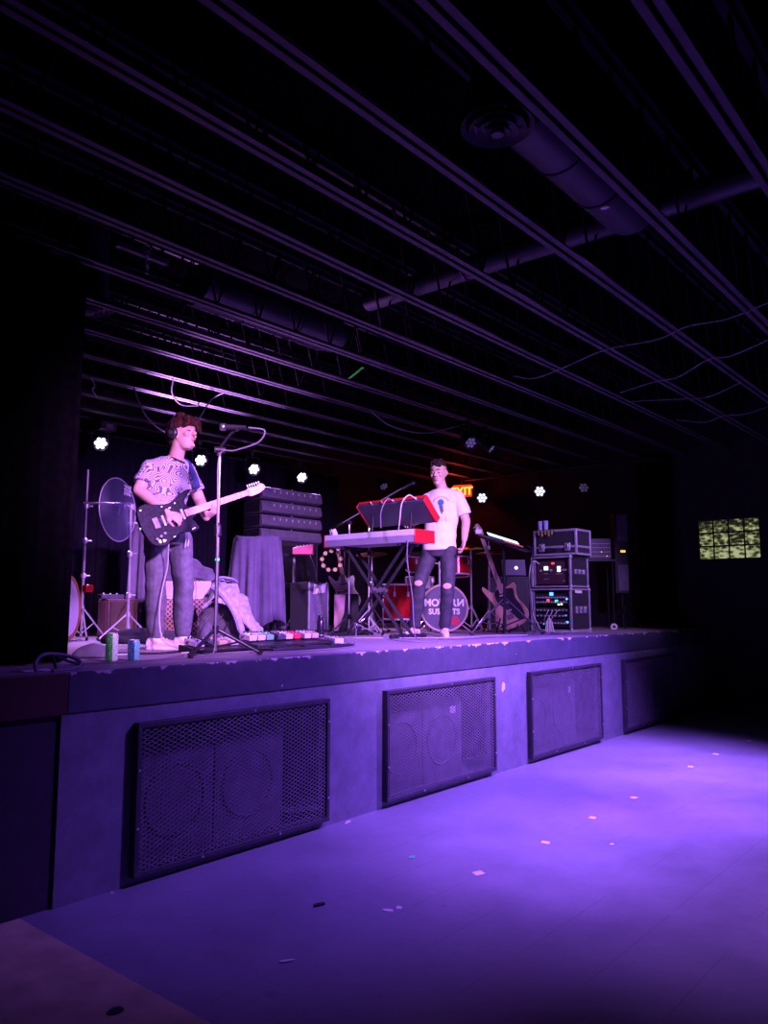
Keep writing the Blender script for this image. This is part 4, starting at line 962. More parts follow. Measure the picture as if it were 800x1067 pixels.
# --- guitars
def outline(pts, k=6): return [(p.x, p.y) for p in smooth_path([V((x, y, 0)) for x, y in pts] , k)]
BODY_OUTLINE = [(0.205, 0.035), (0.16, 0.055), (0.155, 0.095), (0.20, 0.135), (0.235, 0.165), (0.20, 0.175), (0.12, 0.150), (0.03, 0.118), (-0.06, 0.135), (-0.15, 0.165), (-0.215, 0.14), (-0.235, 0.06), (-0.232, -0.05), (-0.20, -0.145), (-0.13, -0.180), (-0.05, -0.160), (0.02, -0.130), (0.09, -0.135), (0.15, -0.150), (0.185, -0.135), (0.175, -0.09), (0.165, -0.055), (0.205, -0.035)]
def guitar(t, M, body_m, neck_m, guard_m, scale=1.0, neck_len=0.46, pegs=6, face_m=None, head_m=None):
    """solid body guitar: +x along the neck, y towards the upper bout, z out of the face"""
    s = scale; o = [(x * s, y * s) for x, y in outline(BODY_OUTLINE)]
    b = MB(M).prism(o, -0.022, 0.022).build('guitar_body', body_m, t, bevel=0.007)
    pg = [(0.17 * s, 0.03 * s), (0.14 * s, 0.07 * s), (0.05 * s, 0.075 * s), (-0.02 * s, 0.03 * s), (-0.10 * s, -0.03 * s), (-0.17 * s, -0.07 * s), (-0.15 * s, -0.135 * s), (-0.05 * s, -0.135 * s), (0.04 * s, -0.105 * s), (0.13 * s, -0.115 * s), (0.15 * s, -0.06 * s)]
    MB(M).prism(outline(pg + [pg[0]], 4)[:-1], 0.0222, 0.0255).build('pickguard', guard_m, t)
    for x in (0.10, 0.02, -0.06): MB(M).b2((x * s - 0.009, -0.04, 0.025), (x * s + 0.009, 0.04, 0.034)).build('pickup', 'white_gloss' if guard_m != 'white_gloss' else 'black_plastic', t, bevel=0.003)
    MB(M).b2((-0.145 * s, -0.042, 0.022), (-0.10 * s, 0.042, 0.034)).build('bridge', 'grille_metal', t, bevel=0.003)
    for k in range(3): MB(M).lathe([(0.011, 0.0), (0.0105, 0.014), (0.001, 0.015)], 14, (-0.09 * s - 0.035 * k, -0.095 * s - 0.012 * k, 0.025)).build('knob', 'grille_metal', t)
    x0, x1 = 0.12 * s, 0.20 * s + neck_len
    nk = MB(M)
    R = []
    for x, w in ((x0, 0.028), (x1, 0.021)):
        R.append([(x, w * math.cos(a), 0.024 + (0.010 if math.sin(a) > 0 else 0.022) * math.sin(a)) for a in [2 * PI * k / 14 for k in range(14)]])
    nk.rings(R).build('neck', neck_m, t)
    MB(M).prism([(x0, -0.027), (x1, -0.021), (x1, 0.021), (x0, 0.027)], 0.0335, 0.0385).build('fingerboard', neck_m, t)
    fr = MB(M); 
    for k in range(1, 21):
        x = x1 - (x1 - (-0.12 * s)) * (1 - 2 ** (-k / 12)); 
        if x > x0: fr.b2((x - 0.0012, -0.023, 0.038), (x + 0.0012, 0.023, 0.0402))
    fr.build('frets', 'steel', t, smooth=False)
    hd = [(x1, -0.021), (x1 + 0.03, -0.034), (x1 + 0.10, -0.030), (x1 + 0.155, -0.012), (x1 + 0.168, 0.012), (x1 + 0.150, 0.036), (x1 + 0.118, 0.040), (x1 + 0.10, 0.030), (x1 + 0.03, 0.034), (x1, 0.021)]
    MB(M).prism(outline(hd, 4), 0.012, 0.028).build('headstock', head_m or neck_m, t, bevel=0.002)
    for k in range(pegs):
        x = x1 + 0.028 + 0.105 * k / max(1, pegs - 1)
        MB(M).cyl((x, 0.030, 0.02), (x, 0.050, 0.02), 0.004, n=6).ball((x, 0.055, 0.02), (0.007, 0.010, 0.005), 8).cyl((x, 0.012, 0.026), (x, 0.012, 0.040), 0.004, n=6).build('tuning_peg', 'chrome', t)
    st = MB(M)
    for k in range(pegs if pegs != 5 else 4):
        y = (k - 2.5) * 0.0075; st.cyl((-0.12 * s, y * 1.1, 0.038), (x1 + 0.02, y * 0.9, 0.0425), 0.0009, n=4)
    st.build('strings', 'steel', t, smooth=False)
    return b
gx = V((0.583, -0.149, 0.236)).normalized(); gz = V((-0.14, -0.95, 0.22)); gz = (gz - gx * gz.dot(gx)).normalized(); gy = gz.cross(gx)
gc = V((3.566, 1.068, 2.168)) - gx * 0.19
t = thing('electric_guitar', 'dark sparkly electric guitar with pale maple neck held by the guitarist', 'guitar', gc)
Mg = basis((0, 0, 0), gx, gy, gz)
gb = guitar(t, Mg, 'dark_sparkle', 'maple', 'dark_sparkle', 0.97)
rg = random.Random(11)
for k in range(16):                             # worn pale flecks along the lower edge and face
    x, y = (rg.uniform(-0.17, 0.14), rg.uniform(-0.155, -0.125)) if k < 9 else (rg.uniform(-0.2, 0.1), rg.uniform(-0.05, 0.13))
    MB(Mg).prism([(x + rg.uniform(0.004, 0.014) * math.cos(a), y + rg.uniform(0.003, 0.008) * math.sin(a)) for a in (0.3, 1.5, 2.7, 3.9, 5.2)], 0.0256, 0.0266).build('pale_fleck', 'glitter_chip', gb)
up_h = Mg @ V((0.225, 0.165, 0.0)); tail = Mg @ V((-0.235, 0.0, 0.0))
gl = lambda p: V(p) - gc
MB().tube(smooth_path([up_h, gl((3.69, 1.19, 2.38)), gl((3.655, 1.215, 2.50)), gl((3.64, 1.29, 2.592)), gl((3.605, 1.42, 2.575)), gl((3.56, 1.505, 2.47)), gl((3.47, 1.51, 2.36)), gl((3.36, 1.44, 2.24)), gl((3.32, 1.28, 2.12)), tail], 6), 0.022, 8, flat=0.15).build('strap', 'strap_blue', t)
for p in (up_h, tail): MB().ball(p, 0.012, 10).build('strap_button', 'chrome', t)
cable('guitar_cable', 'pale guitar cable running down the left trouser leg of the guitarist', 'cable', [(3.42, 1.09, 2.04), (3.40, 1.12, 1.94), (3.45, 1.205, 1.75), (3.425, 1.235, 1.55), (3.42, 1.24, 1.35), (3.43, 1.18, 1.2), (3.50, 1.02, 1.137), (3.42, 0.86, 1.136), (3.32, 0.82, 1.136)], 0.005, 'pale_wire')

# bass guitar on its stand, white guitar behind the case
def leaning(name, label, cat, base, head, facing):
    ax = (V(head) - V(base)).normalized(); z = V(facing); z = (z - ax * z.dot(ax)).normalized()
    return basis((0, 0, 0), ax, z.cross(ax), z)
bc = V((8.20, 1.17, S + 0.34)); Mb = leaning('', '', '', (8.20, 1.17, S + 0.34), (7.965, 1.385, S + 1.24), (-0.93, -0.36, 0.2))
t = thing('bass_guitar', 'natural wood bass guitar with black pickguard leaning upright beside the drum kit', 'guitar', bc)
guitar(t, Mb, 'natural_wood', 'maple', 'black_plastic', 1.22, 0.62, 4)
t = thing('guitar_stand', 'black folding stand holding the natural wood bass guitar', 'stand', (8.24, 1.16, S), CF)
for sx in (-1, 1):
    MB().tube([(sx * 0.04, 0.10, 0.34), (sx * 0.17, -0.10, 0.012)], 0.010, 8).build('leg', 'black_metal', t)
MB().tube([(0, 0.10, 0.34), (0, 0.28, 0.012)], 0.010, 8).build('leg', 'black_metal', t)
MB().cyl((0, 0.10, 0.06), (-0.02, 0.12, 0.62), 0.010, n=8).build('upright', 'black_metal', t)
MB().tube([(-0.09, -0.06, 0.10), (-0.09, 0.03, 0.05), (0.09, 0.03, 0.05), (0.09, -0.06, 0.10)], 0.010, 8).build('cradle', 'rubber', t)
wc = V((7.30, 2.98, S + 0.50)); Mw = leaning('', '', '', wc, (7.19, 3.05, S + 1.2), (-0.65, -0.75, 0.2))
t = thing('electric_guitar', 'white electric guitar standing upright behind the pale tapered case', 'guitar', wc)
guitar(t, Mw, 'white_gloss', 'rosewood', 'white_gloss', 1.0, head_m='white_gloss')
t = thing('guitar_stand', 'black stand under the white electric guitar', 'stand', (7.32, 3.0, S), CF)
for sx in (-1, 1): MB().tube([(sx * 0.03, 0.08, 0.42), (sx * 0.17, -0.04, 0.012)], 0.010, 8).build('leg', 'black_metal', t)
MB().tube([(0, 0.08, 0.42), (0, 0.3, 0.012)], 0.010, 8).build('leg', 'black_metal', t)
MB().tube([(-0.09, -0.06, 0.33), (-0.09, 0.03, 0.27), (0.09, 0.03, 0.27), (0.09, -0.06, 0.33)], 0.010, 8).build('cradle', 'rubber', t)
MB().cyl((0, 0.08, 0.30), (-0.01, 0.05, 1.02), 0.008, n=8).build('upright', 'black_metal', t)

# --- keyboards on their stand
kx, ky, kz = 6.24, 1.03, 2.10
t = thing('stage_piano', 'long stage piano with bright red end cheeks, lower of the two red keyboards', 'keyboard', (kx, ky, kz))
MB().b2((0, 0.012, 0), (0.335, 1.268, 0.075)).b2((0, 0.012, 0.075), (0.10, 1.268, 0.125)).build('case', 'keybed_grey', t, bevel=0.006)
MB().b2((-0.003, 0.012, 0.072), (0.18, 1.268, 0.131)).build('top_panel', 'silver_panel', t, bevel=0.002)
for y in (0.0, 1.268): MB().b2((-0.004, y, -0.004), (0.34, y + 0.014, 0.134)).build('end_cheek', 'cheek_red', t, bevel=0.006)
for k in range(52):
    y = 1.264 - 1.248 * (k + 0.5) / 52; MB().b2((0.185, y - 0.0112, 0.078), (0.333, y + 0.0112, 0.098)).build('white_key', 'key_white', t, smooth=False)
bkk = 0
for k in range(51):
    if k % 7 in (0, 2, 3, 5, 6):
        y = 1.264 - 1.248 * (k + 1) / 52; bkk += 1
        MB().b2((0.185, y - 0.006, 0.098), (0.28, y + 0.006, 0.110)).build('black_key', 'black_plastic', t, smooth=False)
for k in range(8): MB().lathe([(0.009, 0), (0.008, 0.014), (0.001, 0.015)], 10, (0.10, 0.2 + 0.11 * k, 0.132)).build('knob', 'black_plastic', t)
# upper keyboard, tipped towards the player
ux = V((math.cos(math.radians(-44)), 0, math.sin(math.radians(-44)))); uz = V((math.sin(math.radians(44)), 0, math.cos(math.radians(44))))
Mu = basis((0, 0, 0), ux, (0, 1, 0), uz)
t = thing('synthesizer', 'red synthesizer tipped steeply towards the player, upper of the two red keyboards', 'keyboard', (6.235, 0.88, 2.545))
MB(Mu).b2((0, 0.012, -0.055), (0.30, 0.90, 0.0)).build('case', 'pedal_dark', t, bevel=0.005)
MB(Mu).b2((0, 0.012, 0.0), (0.16, 0.90, 0.022)).build('top_panel', 'cheek_red', t, bevel=0.004)
MB(Mu).b2((-0.006, 0.0, -0.016), (0.0, 0.914, 0.020)).build('back_edge', 'cheek_red', t, bevel=0.002)
for y in (0.0, 0.90): MB(Mu).b2((-0.004, y, -0.058), (0.305, y + 0.014, 0.026)).build('end_cheek', 'cheek_red', t, bevel=0.005)
for k in range(36):
    y = 0.896 - 0.88 * (k + 0.5) / 36; MB(Mu).b2((0.165, y - 0.0112, 0.0), (0.298, y + 0.0112, 0.014)).build('white_key', 'key_white', t, smooth=False)
for k in range(35):
    if k % 7 in (0, 2, 3, 5, 6):
        y = 0.896 - 0.88 * (k + 1) / 36; MB(Mu).b2((0.165, y - 0.006, 0.014), (0.25, y + 0.006, 0.024)).build('black_key', 'black_plastic', t, smooth=False)
for k in range(5): MB(Mu).cyl((-0.002, 0.12 + 0.15 * k, -0.02), (-0.022, 0.12 + 0.15 * k, -0.02), 0.007, n=8).build('jack_plug', 'chrome', t)
# double-braced X stand
t = thing('keyboard_stand', 'black double braced X stand under the red keyboards', 'stand', (kx + 0.165, ky + 0.62, S))
for q, xo in ((0, -0.075), (1, 0.075)):
    for sgn in (-1, 1):
        MB().tube([(xo + 0.02 * sgn, -0.40 * sgn, 0.965), (xo + 0.02 * sgn, 0.40 * sgn, 0.03)], 0.021, 4).build('crossed_tube', 'black_metal', t, smooth=False)
for sgn in (-1, 1):
    MB().cyl((-0.25, 0.40 * sgn, 0.021), (0.25, 0.40 * sgn, 0.021), 0.019, n=10).build('floor_bar', 'black_metal', t)
    for e in (-1, 1): MB().cyl((0.25 * e, 0.40 * sgn, 0.021), (0.29 * e, 0.40 * sgn, 0.021), 0.021, n=10).build('end_cap', 'rubber', t)
    MB().b2((-0.16, 0.40 * sgn - 0.02, 0.945), (0.16, 0.40 * sgn + 0.02, 0.971)).build('support_arm', 'black_metal', t, bevel=0.004)
MB().cyl((-0.11, 0, 0.497), (0.11, 0, 0.497), 0.03, n=14).build('pivot', 'steel', t)
t = thing('keyboard_tier', 'black upper tier arms carrying the tipped synthesizer', 'stand', (kx, ky, kz + 0.134))
for y in (0.10, 0.62):
    MB().tube([(0.05, y, 0.0), (0.075, y, 0.27)], 0.012, 8).build('post', 'black_metal', t)
    MB().tube([(0.04, y, 0.245), (0.155, y, 0.135)], 0.010, 8).build('arm', 'black_metal', t)
    MB().b2((0.01, y - 0.02, 0.0), (0.10, y + 0.02, 0.012)).build('foot_plate', 'black_metal', t)
cable('signal_cable', 'pale cable arching out of the back of the tipped synthesizer', 'cable', [(6.215, 1.0, 2.53), (6.13, 1.02, 2.56), (6.07, 1.06, 2.48), (6.08, 1.10, 2.30), (6.12, 1.15, 2.2)], 0.006, 'pale_wire', 'cables behind the keyboards')
cable('signal_cable', 'dark cable looping behind the middle of the tipped synthesizer', 'cable', [(6.215, 1.30, 2.53), (6.15, 1.32, 2.55), (6.10, 1.36, 2.42), (6.12, 1.38, 2.25)], 0.006, 'dark_wire', 'cables behind the keyboards')
cable('signal_cable', 'cable hanging from the keyboards through the crossed stand to the deck', 'cable', [(6.235, 1.12, 2.12), (6.14, 1.05, 1.9), (6.18, 1.02, 1.55), (6.13, 0.96, 1.25), (6.12, 0.9, 1.137), (6.3, 0.72, 1.136)], 0.006, 'dark_wire', 'cables behind the keyboards')

# boom microphone behind the keyboards
t = thing('microphone_stand', 'thin chrome boom microphone stand behind the stage piano, boom slanting up to the right', 'microphone stand', (6.64, 2.30, S))
tripod(t, 0.28, 0.2, 'black_metal', 0.9, 0.009)
MB().cyl((0, 0, 0.03), (0, 0, 1.28), 0.010, n=10).build('pole', 'steel', t)
MB().cyl((-0.02, 0, 1.28), (0.02, 0, 1.28), 0.026, n=12).build('boom_joint', 'black_metal', t)
MB().cyl((-0.10, 0.10, 1.24), (0.41, -0.49, 1.70), 0.008, n=8).build('boom_arm', 'steel', t)
MB().cyl((-0.14, 0.15, 1.21), (-0.05, 0.05, 1.278), 0.019, n=10).build('counterweight', 'black_metal', t)
m_ = thing('microphone', 'small silver microphone on the slanting boom beside the keyboard player', 'microphone', (7.07, 1.77, S + 1.72))
mic_body(m_, (0.04, -0.05, 0.03), (-0.08, 0.09, -0.075))
t = thing('straight_stand', 'thin straight chrome stand rising behind the tipped synthesizer', 'stand', (6.78, 2.12, S))
tripod(t, 0.26, 0.2, 'chrome', 0.3, 0.009); MB().cyl((0, 0, 0.03), (0, 0, 1.40), 0.010, n=10).build('pole', 'chrome', t); MB().lathe([(0.012, 0.9), (0.022, 0.91), (0.022, 0.97), (0.011, 0.98)], 12).build('height_clutch', 'black_metal', t)
# tambourine hung at the far end of the piano
t = thing('tambourine', 'black hoop tambourine with brass jingles hanging below the far end of the stage piano', 'tambourine', (6.37, 2.31, 1.955), CF)
MB().torus((0, -0.09, 0), (0, 1, 0), 0.108, 0.010, 36, 8).build('hoop', 'black_plastic', t)
for k in range(9):
    a = 2 * PI * k / 9 + 0.2; c = V((0.108 * math.cos(a), -0.09, 0.108 * math.sin(a))); d = V((math.cos(a), 0, math.sin(a)))
    MB().cyl(c - V((0, 0.012, 0)), c - V((0, 0.006, 0)), 0.022, n=14).cyl(c + V((0, 0.006, 0)), c + V((0, 0.012, 0)), 0.022, n=14).build('jingle', 'jingle_brass', t)
MB().tube([(0, -0.09, 0.10), (0, -0.05, 0.145), (0, 0.0, 0.15)], 0.005, 6).build('hook', 'black_metal', t)

# --- drums
def drum(t, M, R, L, shell, head, lugs=8, hoop='chrome', front=True, hoop_r=0.011):
    """drum along local z from 0 (rear head) to L (front or top head)"""
    MB(M).lathe([(R - 0.008, 0.0), (R, 0.004), (R, L - 0.004), (R - 0.008, L)], 40).build('shell', shell, t)
    MB(M).lathe([(0.001, L - 0.006), (R - 0.006, L - 0.004), (R - 0.004, L + 0.004), (0.001, L + 0.003)], 40).build('drum_head', head, t)
    for z in (0.004, L): MB(M).tube([(1.02 * R * math.cos(2 * PI * k / 40), 1.02 * R * math.sin(2 * PI * k / 40), z) for k in range(40)], hoop_r, 8, True).build('hoop', hoop, t)
    for k in range(lugs):
        a = 2 * PI * (k + 0.5) / lugs; c, s_ = math.cos(a), math.sin(a)
        MB(M).box((0, 0, 0), (0.02, 0.022, 0.06), M=M @ Matrix.Translation((R * c + 0.008 * c, R * s_ + 0.008 * s_, L * 0.72)) @ Matrix.Rotation(a, 4, 'Z')).cyl((1.03 * R * c, 1.03 * R * s_, L * 0.7), (1.03 * R * c, 1.03 * R * s_, L + 0.012), 0.0045, n=6).build('lug', 'chrome', t)
kc = V((7.73, 1.75, S + 0.298)); kn = V((-0.80, -0.58, 0.02)).normalized(); ku = V((0, 0, 1)); kx_ = ku.cross(kn).normalized(); ku = kn.cross(kx_)
t = thing('bass_drum', 'red bass drum with dark lettered front head and pale hoop, behind the keyboard player legs', 'drum', (kc.x, kc.y, S))
Mk = Matrix.Translation((0, 0, 0.298)) @ basis(-kn * 0.40, kx_, ku, kn)
drum(t, Mk, 0.272, 0.40, 'drum_red', 'kick_head', 10, 'pink_hoop' if 'pink_hoop' in MATS else mat('pink_hoop', (0.62, 0.42, 0.40), 0.4, var=0.1).name, hoop_r=0.014)
Ml = Mk @ Matrix.Translation((0, 0, 0.4045))
def kick_text(s, size, x, y, mirror_last=False, sx=1.0):
    vs, fs = text_mesh(s, size, 0.0008, None, align='CENTER', bold=size * 0.035)
    if mirror_last:
        xs = [v.x for v in vs]; 
        # the last letter stands reversed
        vs1, fs1 = text_mesh(s[:-1], size, 0.0008, None, align='LEFT', bold=size * 0.035); vs2, fs2 = text_mesh(s[-1], size, 0.0008, None, align='LEFT', bold=size * 0.035)
        w1 = max(v.x for v in vs1) + size * 0.06; w2 = max(v.x for v in vs2); W = w1 + w2
        vs = [V((v.x - W / 2, v.y, v.z)) for v in vs1] + [V((w1 + w2 - v.x - W / 2, v.y, v.z)) for v in vs2]
        fs = fs1 + [tuple(i + len(vs1) for i in f) for f in fs2]
    return MB(Ml @ Matrix.Translation((x, y, 0))).add([V((v.x * sx, v.y, v.z)) for v in vs], fs)
kick_text('MODERN', 0.118, 0.0, 0.025, True, 0.94).build('lettering', 'letter_white', t, smooth=False)
kick_text('SUSPECTS', 0.092, 0.0, -0.072, False, 0.92).build('lettering', 'letter_white', t, smooth=False)
MB(Ml).lathe([(0.001, 0.0002), (0.058, 0.0002), (0.056, 0.0018), (0.001, 0.002)], 28, (0.128, -0.155, 0)).build('round_patch', 'dot_red', t)
for sx in (-1, 1): MB(Mk).tube([(sx * 0.20, -0.19, 0.33), (sx * 0.33, -0.292, 0.37)], 0.007, 8).build('spur', 'chrome', t)
# drums round it
def standing_drum(name, label, loc, R, L, legs=3, tilt=0.0, shell='drum_red'):
    t = thing(name, label, 'drum', loc)
    z0 = 0.16 if legs else 0.0
    M = Matrix.Translation((0, 0, z0)) @ Matrix.Rotation(tilt, 4, V((0.6, -0.7, 0)))
    drum(t, M, R, L, shell, 'drum_head', 8)
    for k in range(legs):
        a = 0.6 + 2 * PI * k / 3; c, s_ = math.cos(a), math.sin(a); rr = R + 0.02
        MB().tube([(rr * c, rr * s_, z0 + L * 0.6), (rr * c, rr * s_, 0.06), ((rr + 0.03) * c, (rr + 0.03) * s_, 0.012)], 0.007, 8).build('leg', 'chrome', t)
    return t
standing_drum('floor_tom', 'glossy red floor tom left of the bass drum, on three chrome legs', (7.46, 2.22, S), 0.20, 0.42)
def rack_tom(label, loc, R, L, tilt):
    t = thing('rack_tom', label, 'drum', loc, group='red rack toms above the bass drum')
    M = Matrix.Rotation(tilt, 4, V((0.64, -0.76, 0))); drum(t, M, R, L, 'drum_red', 'drum_head', 6); return t
rack_tom('red rack tom seen left of the keyboard player hip', (7.72, 2.13, S + 0.76), 0.15, 0.20, 0.25)
rack_tom('red rack tom seen right of the keyboard player hip', (8.12, 1.83, S + 0.70), 0.165, 0.22, -0.1)
t = thing('tom_mount', 'chrome tom mount rising out of the bass drum', 'mount', (7.93, 1.96, S + 0.575)); 
MB().cyl((0, 0, -0.02), (0, 0, 0.30), 0.014, n=10).build('post', 'chrome', t)
MB().tube([(0, 0, 0.27), (-0.14, 0.08, 0.29)], 0.010, 8).build('arm', 'chrome', t); MB().tube([(0, 0, 0.24), (0.06, -0.09, 0.25)], 0.010, 8).build('arm', 'chrome', t)
t = thing('snare_drum', 'chrome snare drum on its stand behind the bass drum', 'drum', (8.12, 2.42, S))
drum(t, Matrix.Translation((0, 0, 0.55)), 0.178, 0.14, 'chrome', 'drum_head', 8)
tripod(t, 0.24, 0.3, 'chrome', 0.2, 0.008); MB().cyl((0, 0, 0.05), (0, 0, 0.53), 0.012, n=10).build('post', 'chrome', t)
mat('stool_blue', (0.03, 0.03, 0.30), 0.7, var=0.1)
t = thing('drum_stool', 'round drum stool with blue seat seen between the keyboard player legs', 'stool', (8.72, 2.62, S))
MB().lathe([(0.001, 0.50), (0.16, 0.50), (0.175, 0.52), (0.175, 0.57), (0.15, 0.60), (0.001, 0.605)], 28).build('seat', 'stool_blue', t)
tripod(t, 0.26, 0.28, 'chrome', 0.5, 0.011); MB().cyl((0, 0, 0.06), (0, 0, 0.50), 0.014, n=10).build('post', 'chrome', t)
def cymbal(t, z, R, tilt, m='brass', ax=(0.5, -0.86, 0), c=(0, 0)):
    M = Matrix.Translation((c[0], c[1], z)) @ Matrix.Rotation(tilt, 4, V(ax))
    MB(M).lathe([(0.006, 0.030), (R * 0.14, 0.026), (R * 0.20, 0.012), (R * 0.55, 0.004), (R, -0.010), (R, -0.012), (R * 0.55, 0.002), (R * 0.20, 0.010), (0.006, 0.028)], 40).build('cymbal', m, t)
t = thing('hi_hat', 'hi-hat with a pair of brass cymbals on a chrome stand right of the bass drum', 'hi-hat', (8.28, 1.46, S))
tripod(t, 0.26, 0.26, 'chrome', 0.7, 0.008, zhub=0.1); MB().cyl((0, 0, 0.03), (0, 0, 0.80), 0.013, n=10).build('tube', 'chrome', t); MB().cyl((0, 0, 0.8), (0, 0, 1.14), 0.006, n=8).build('rod', 'chrome', t)
cymbal(t, 0.98, 0.175, 0.03); cymbal(t, 0.955, 0.175, PI + 0.02)
MB().lathe([(0.001, 1.02), (0.022, 1.02), (0.022, 1.06), (0.001, 1.06)], 12).build('clutch', 'chrome', t)
MB().lathe([(0.013, 0.42), (0.03, 0.43), (0.03, 0.49), (0.013, 0.5)], 12).build('height_clutch', 'chrome', t)
MB().b2((0.06, -0.06, 0.012), (0.14, 0.20, 0.035)).build('pedal', 'chrome', t, bevel=0.006)
t = thing('cymbal_stand', 'chrome cymbal stand with a single ride cymbal behind the hi-hat', 'cymbal stand', (8.42, 1.82, S))
tripod(t, 0.28, 0.3, 'chrome', 0.1, 0.009); MB().cyl((0, 0, 0.05), (0, 0, 1.06), 0.011, n=10).build('tube', 'chrome', t); cymbal(t, 1.06, 0.23, 0.10)
t = thing('cymbal_stand', 'chrome cymbal stand with a tilted crash cymbal behind the floor tom', 'cymbal stand', (7.52, 2.72, S))
tripod(t, 0.28, 0.3, 'chrome', 0.5, 0.009); MB().cyl((0, 0, 0.05), (0, 0, 0.98), 0.011, n=10).build('tube', 'chrome', t); cymbal(t, 0.98, 0.20, 0.22)
MB().lathe([(0.012, 0.55), (0.026, 0.56), (0.026, 0.62), (0.012, 0.63)], 12).build('height_clutch', 'chrome', t)

# second drum, cymbal stand and clear disc at the left
n2 = V((0.66, -0.75, 0.04)).normalized(); x2 = V((0, 0, 1)).cross(n2).normalized(); u2 = n2.cross(x2)
t = thing('bass_drum', 'bass drum with wooden hoop and white head, half hidden by the black side curtain', 'drum', (3.80, 3.30, S))
M2 = Matrix.Translation((0, 0, 0.315)) @ basis(-n2 * 0.36, x2, u2, n2)
drum(t, M2, 0.285, 0.36, 'hoop_wood', 'drum_head', 8, 'hoop_wood', hoop_r=0.020)
for sx in (-1, 1): MB(M2).tube([(sx * 0.2, -0.2, 0.26), (sx * 0.34, -0.308, 0.32)], 0.007, 8).build('spur', 'chrome', t)
t = thing('cymbal_stand', 'bare chrome boom stand at the left, its boom reaching behind the clear disc', 'cymbal stand', (4.07, 3.53, S))
tripod(t, 0.30, 0.3, 'chrome', 0.2, 0.009); MB().cyl((0, 0, 0.03), (0, 0, 0.92), 0.013, n=10).build('tube', 'chrome', t); MB().cyl((0, 0, 0.9), (0, 0, 1.70), 0.009, n=10).build('inner_tube', 'chrome', t)
for z in (0.60, 0.95, 1.30): MB().lathe([(0.011, z), (0.025, z + 0.008), (0.025, z + 0.045), (0.011, z + 0.053)], 12).cyl((0.02, -0.01, z + 0.026), (0.055, -0.03, z + 0.026), 0.006, n=8).build('clutch', 'chrome', t)
MB().cyl((-0.02, 0.02, 1.36), (0.30, -0.34, 1.35), 0.010, n=8).build('boom_arm', 'chrome', t)
MB().box((0.03, -0.04, 0.50), (0.08, 0.08, 0.07)).build('red_clamp', 'drum_red', t, bevel=0.01)
t = thing('clear_disc', 'clear round acrylic disc with a white hash mark, on edge left of the guitarist', 'disc', (4.054, 2.92, 2.371))
dn = V((0.438, -0.899, 0.04)).normalized(); dx_ = V((0, 0, 1)).cross(dn).normalized(); du = dn.cross(dx_); Md = basis((0, 0, 0), dx_, du, dn)
MB(Md).lathe([(0.001, -0.003), (0.302, -0.003), (0.302, 0.003), (0.001, 0.003)], 64).build('disc_sheet', 'clear_plastic', t)
MB(Md).tube([(0.303 * math.cos(2 * PI * k / 64), 0.303 * math.sin(2 * PI * k / 64), 0) for k in range(64)], 0.005, 8, True).build('rim', 'pale_wire', t)
for k in (0, 1, 2):
    MB(Md).box((0, 0, 0), (0.019, 0.105, 0.003), M=Md @ Matrix.Translation((0.155 + 0.038 * (k - 1), 0.205, 0.006)) @ Matrix.Rotation(-0.35, 4, 'Z')).build('hash_stroke', 'letter_white', t)
for k in range(3):
    MB(Md).box((0, 0, 0), (0.12, 0.017, 0.003), M=Md @ Matrix.Translation((0.155, 0.205 + 0.034 * (k - 1), 0.006)) @ Matrix.Rotation(-0.2, 4, 'Z')).build('hash_stroke', 'letter_white', t)
t = thing('disc_stand', 'chrome stand clamped to the clear acrylic disc', 'stand', (4.24, 2.98, S))
tripod(t, 0.28, 0.24, 'chrome', 0.9, 0.009); MB().cyl((0, 0, 0.03), (0, 0, 0.82), 0.013, n=10).build('tube', 'chrome', t); MB().cyl((0, 0, 0.8), (-0.01, 0.0, 1.30), 0.010, n=10).build('inner_tube', 'chrome', t)
for z in (0.40, 0.80): MB().lathe([(0.013, z), (0.028, z + 0.008), (0.028, z + 0.05), (0.013, z + 0.06)], 12).cyl((0.02, -0.01, z + 0.03), (0.06, -0.03, z + 0.03), 0.007, n=8).build('clutch', 'chrome', t)
MB().tube([(-0.01, 0, 1.29), (-0.06, 0.02, 1.31), (-0.17, 0.02, 1.295)], 0.010, 8).ball((-0.08, 0.02, 1.305), 0.024, 10).build('clamp_arm', 'chrome', t)
MB().box((0.0, 0, 1.29), (0.045, 0.045, 0.06)).build('tilter', 'chrome', t, bevel=0.008)
MB().cyl((-0.12, 0.03, 1.20), (-0.12, 0.02, 1.30), 0.008, n=8).build('wing_screw', 'chrome', t)

# --- amplifiers and cabinets
t = thing('guitar_amplifier', 'cream topped guitar amplifier with brown diamond grille behind the guitarist legs', 'amplifier', (4.83, 2.80, S), CF)
MB().b2((-0.31, -0.02, 0.0), (0.31, 0.24, 0.575)).build('cabinet', 'cream_vinyl', t, bevel=0.015)
MB().b2((-0.285, -0.03, 0.03), (0.285, -0.015, 0.395)).build('grille_cloth', 'diamond_cloth', t, bevel=0.006)
MB().b2((-0.295, -0.034, 0.395), (0.295, -0.015, 0.41)).build('piping', 'cream_vinyl', t, bevel=0.003)
MB().b2((-0.30, -0.026, 0.42), (0.30, -0.012, 0.56)).build('control_panel', 'cream_vinyl', t, bevel=0.004)
MB().tube(smooth_path([(-0.10, 0.11, 0.575), (-0.08, 0.11, 0.60), (0.08, 0.11, 0.60), (0.10, 0.11, 0.575)], 5), 0.010, 8).build('handle', 'black_plastic', t)
for k in range(6): MB().lathe([(0.012, 0.0), (0.010, 0.02), (0.001, 0.022)], 12, (-0.2 + 0.06 * k, 0.19, 0.575)).build('knob', 'black_plastic', t)
MB().b2((-0.28, 0.15, 0.572), (0.28, 0.225, 0.578)).build('chassis_plate', 'steel', t)
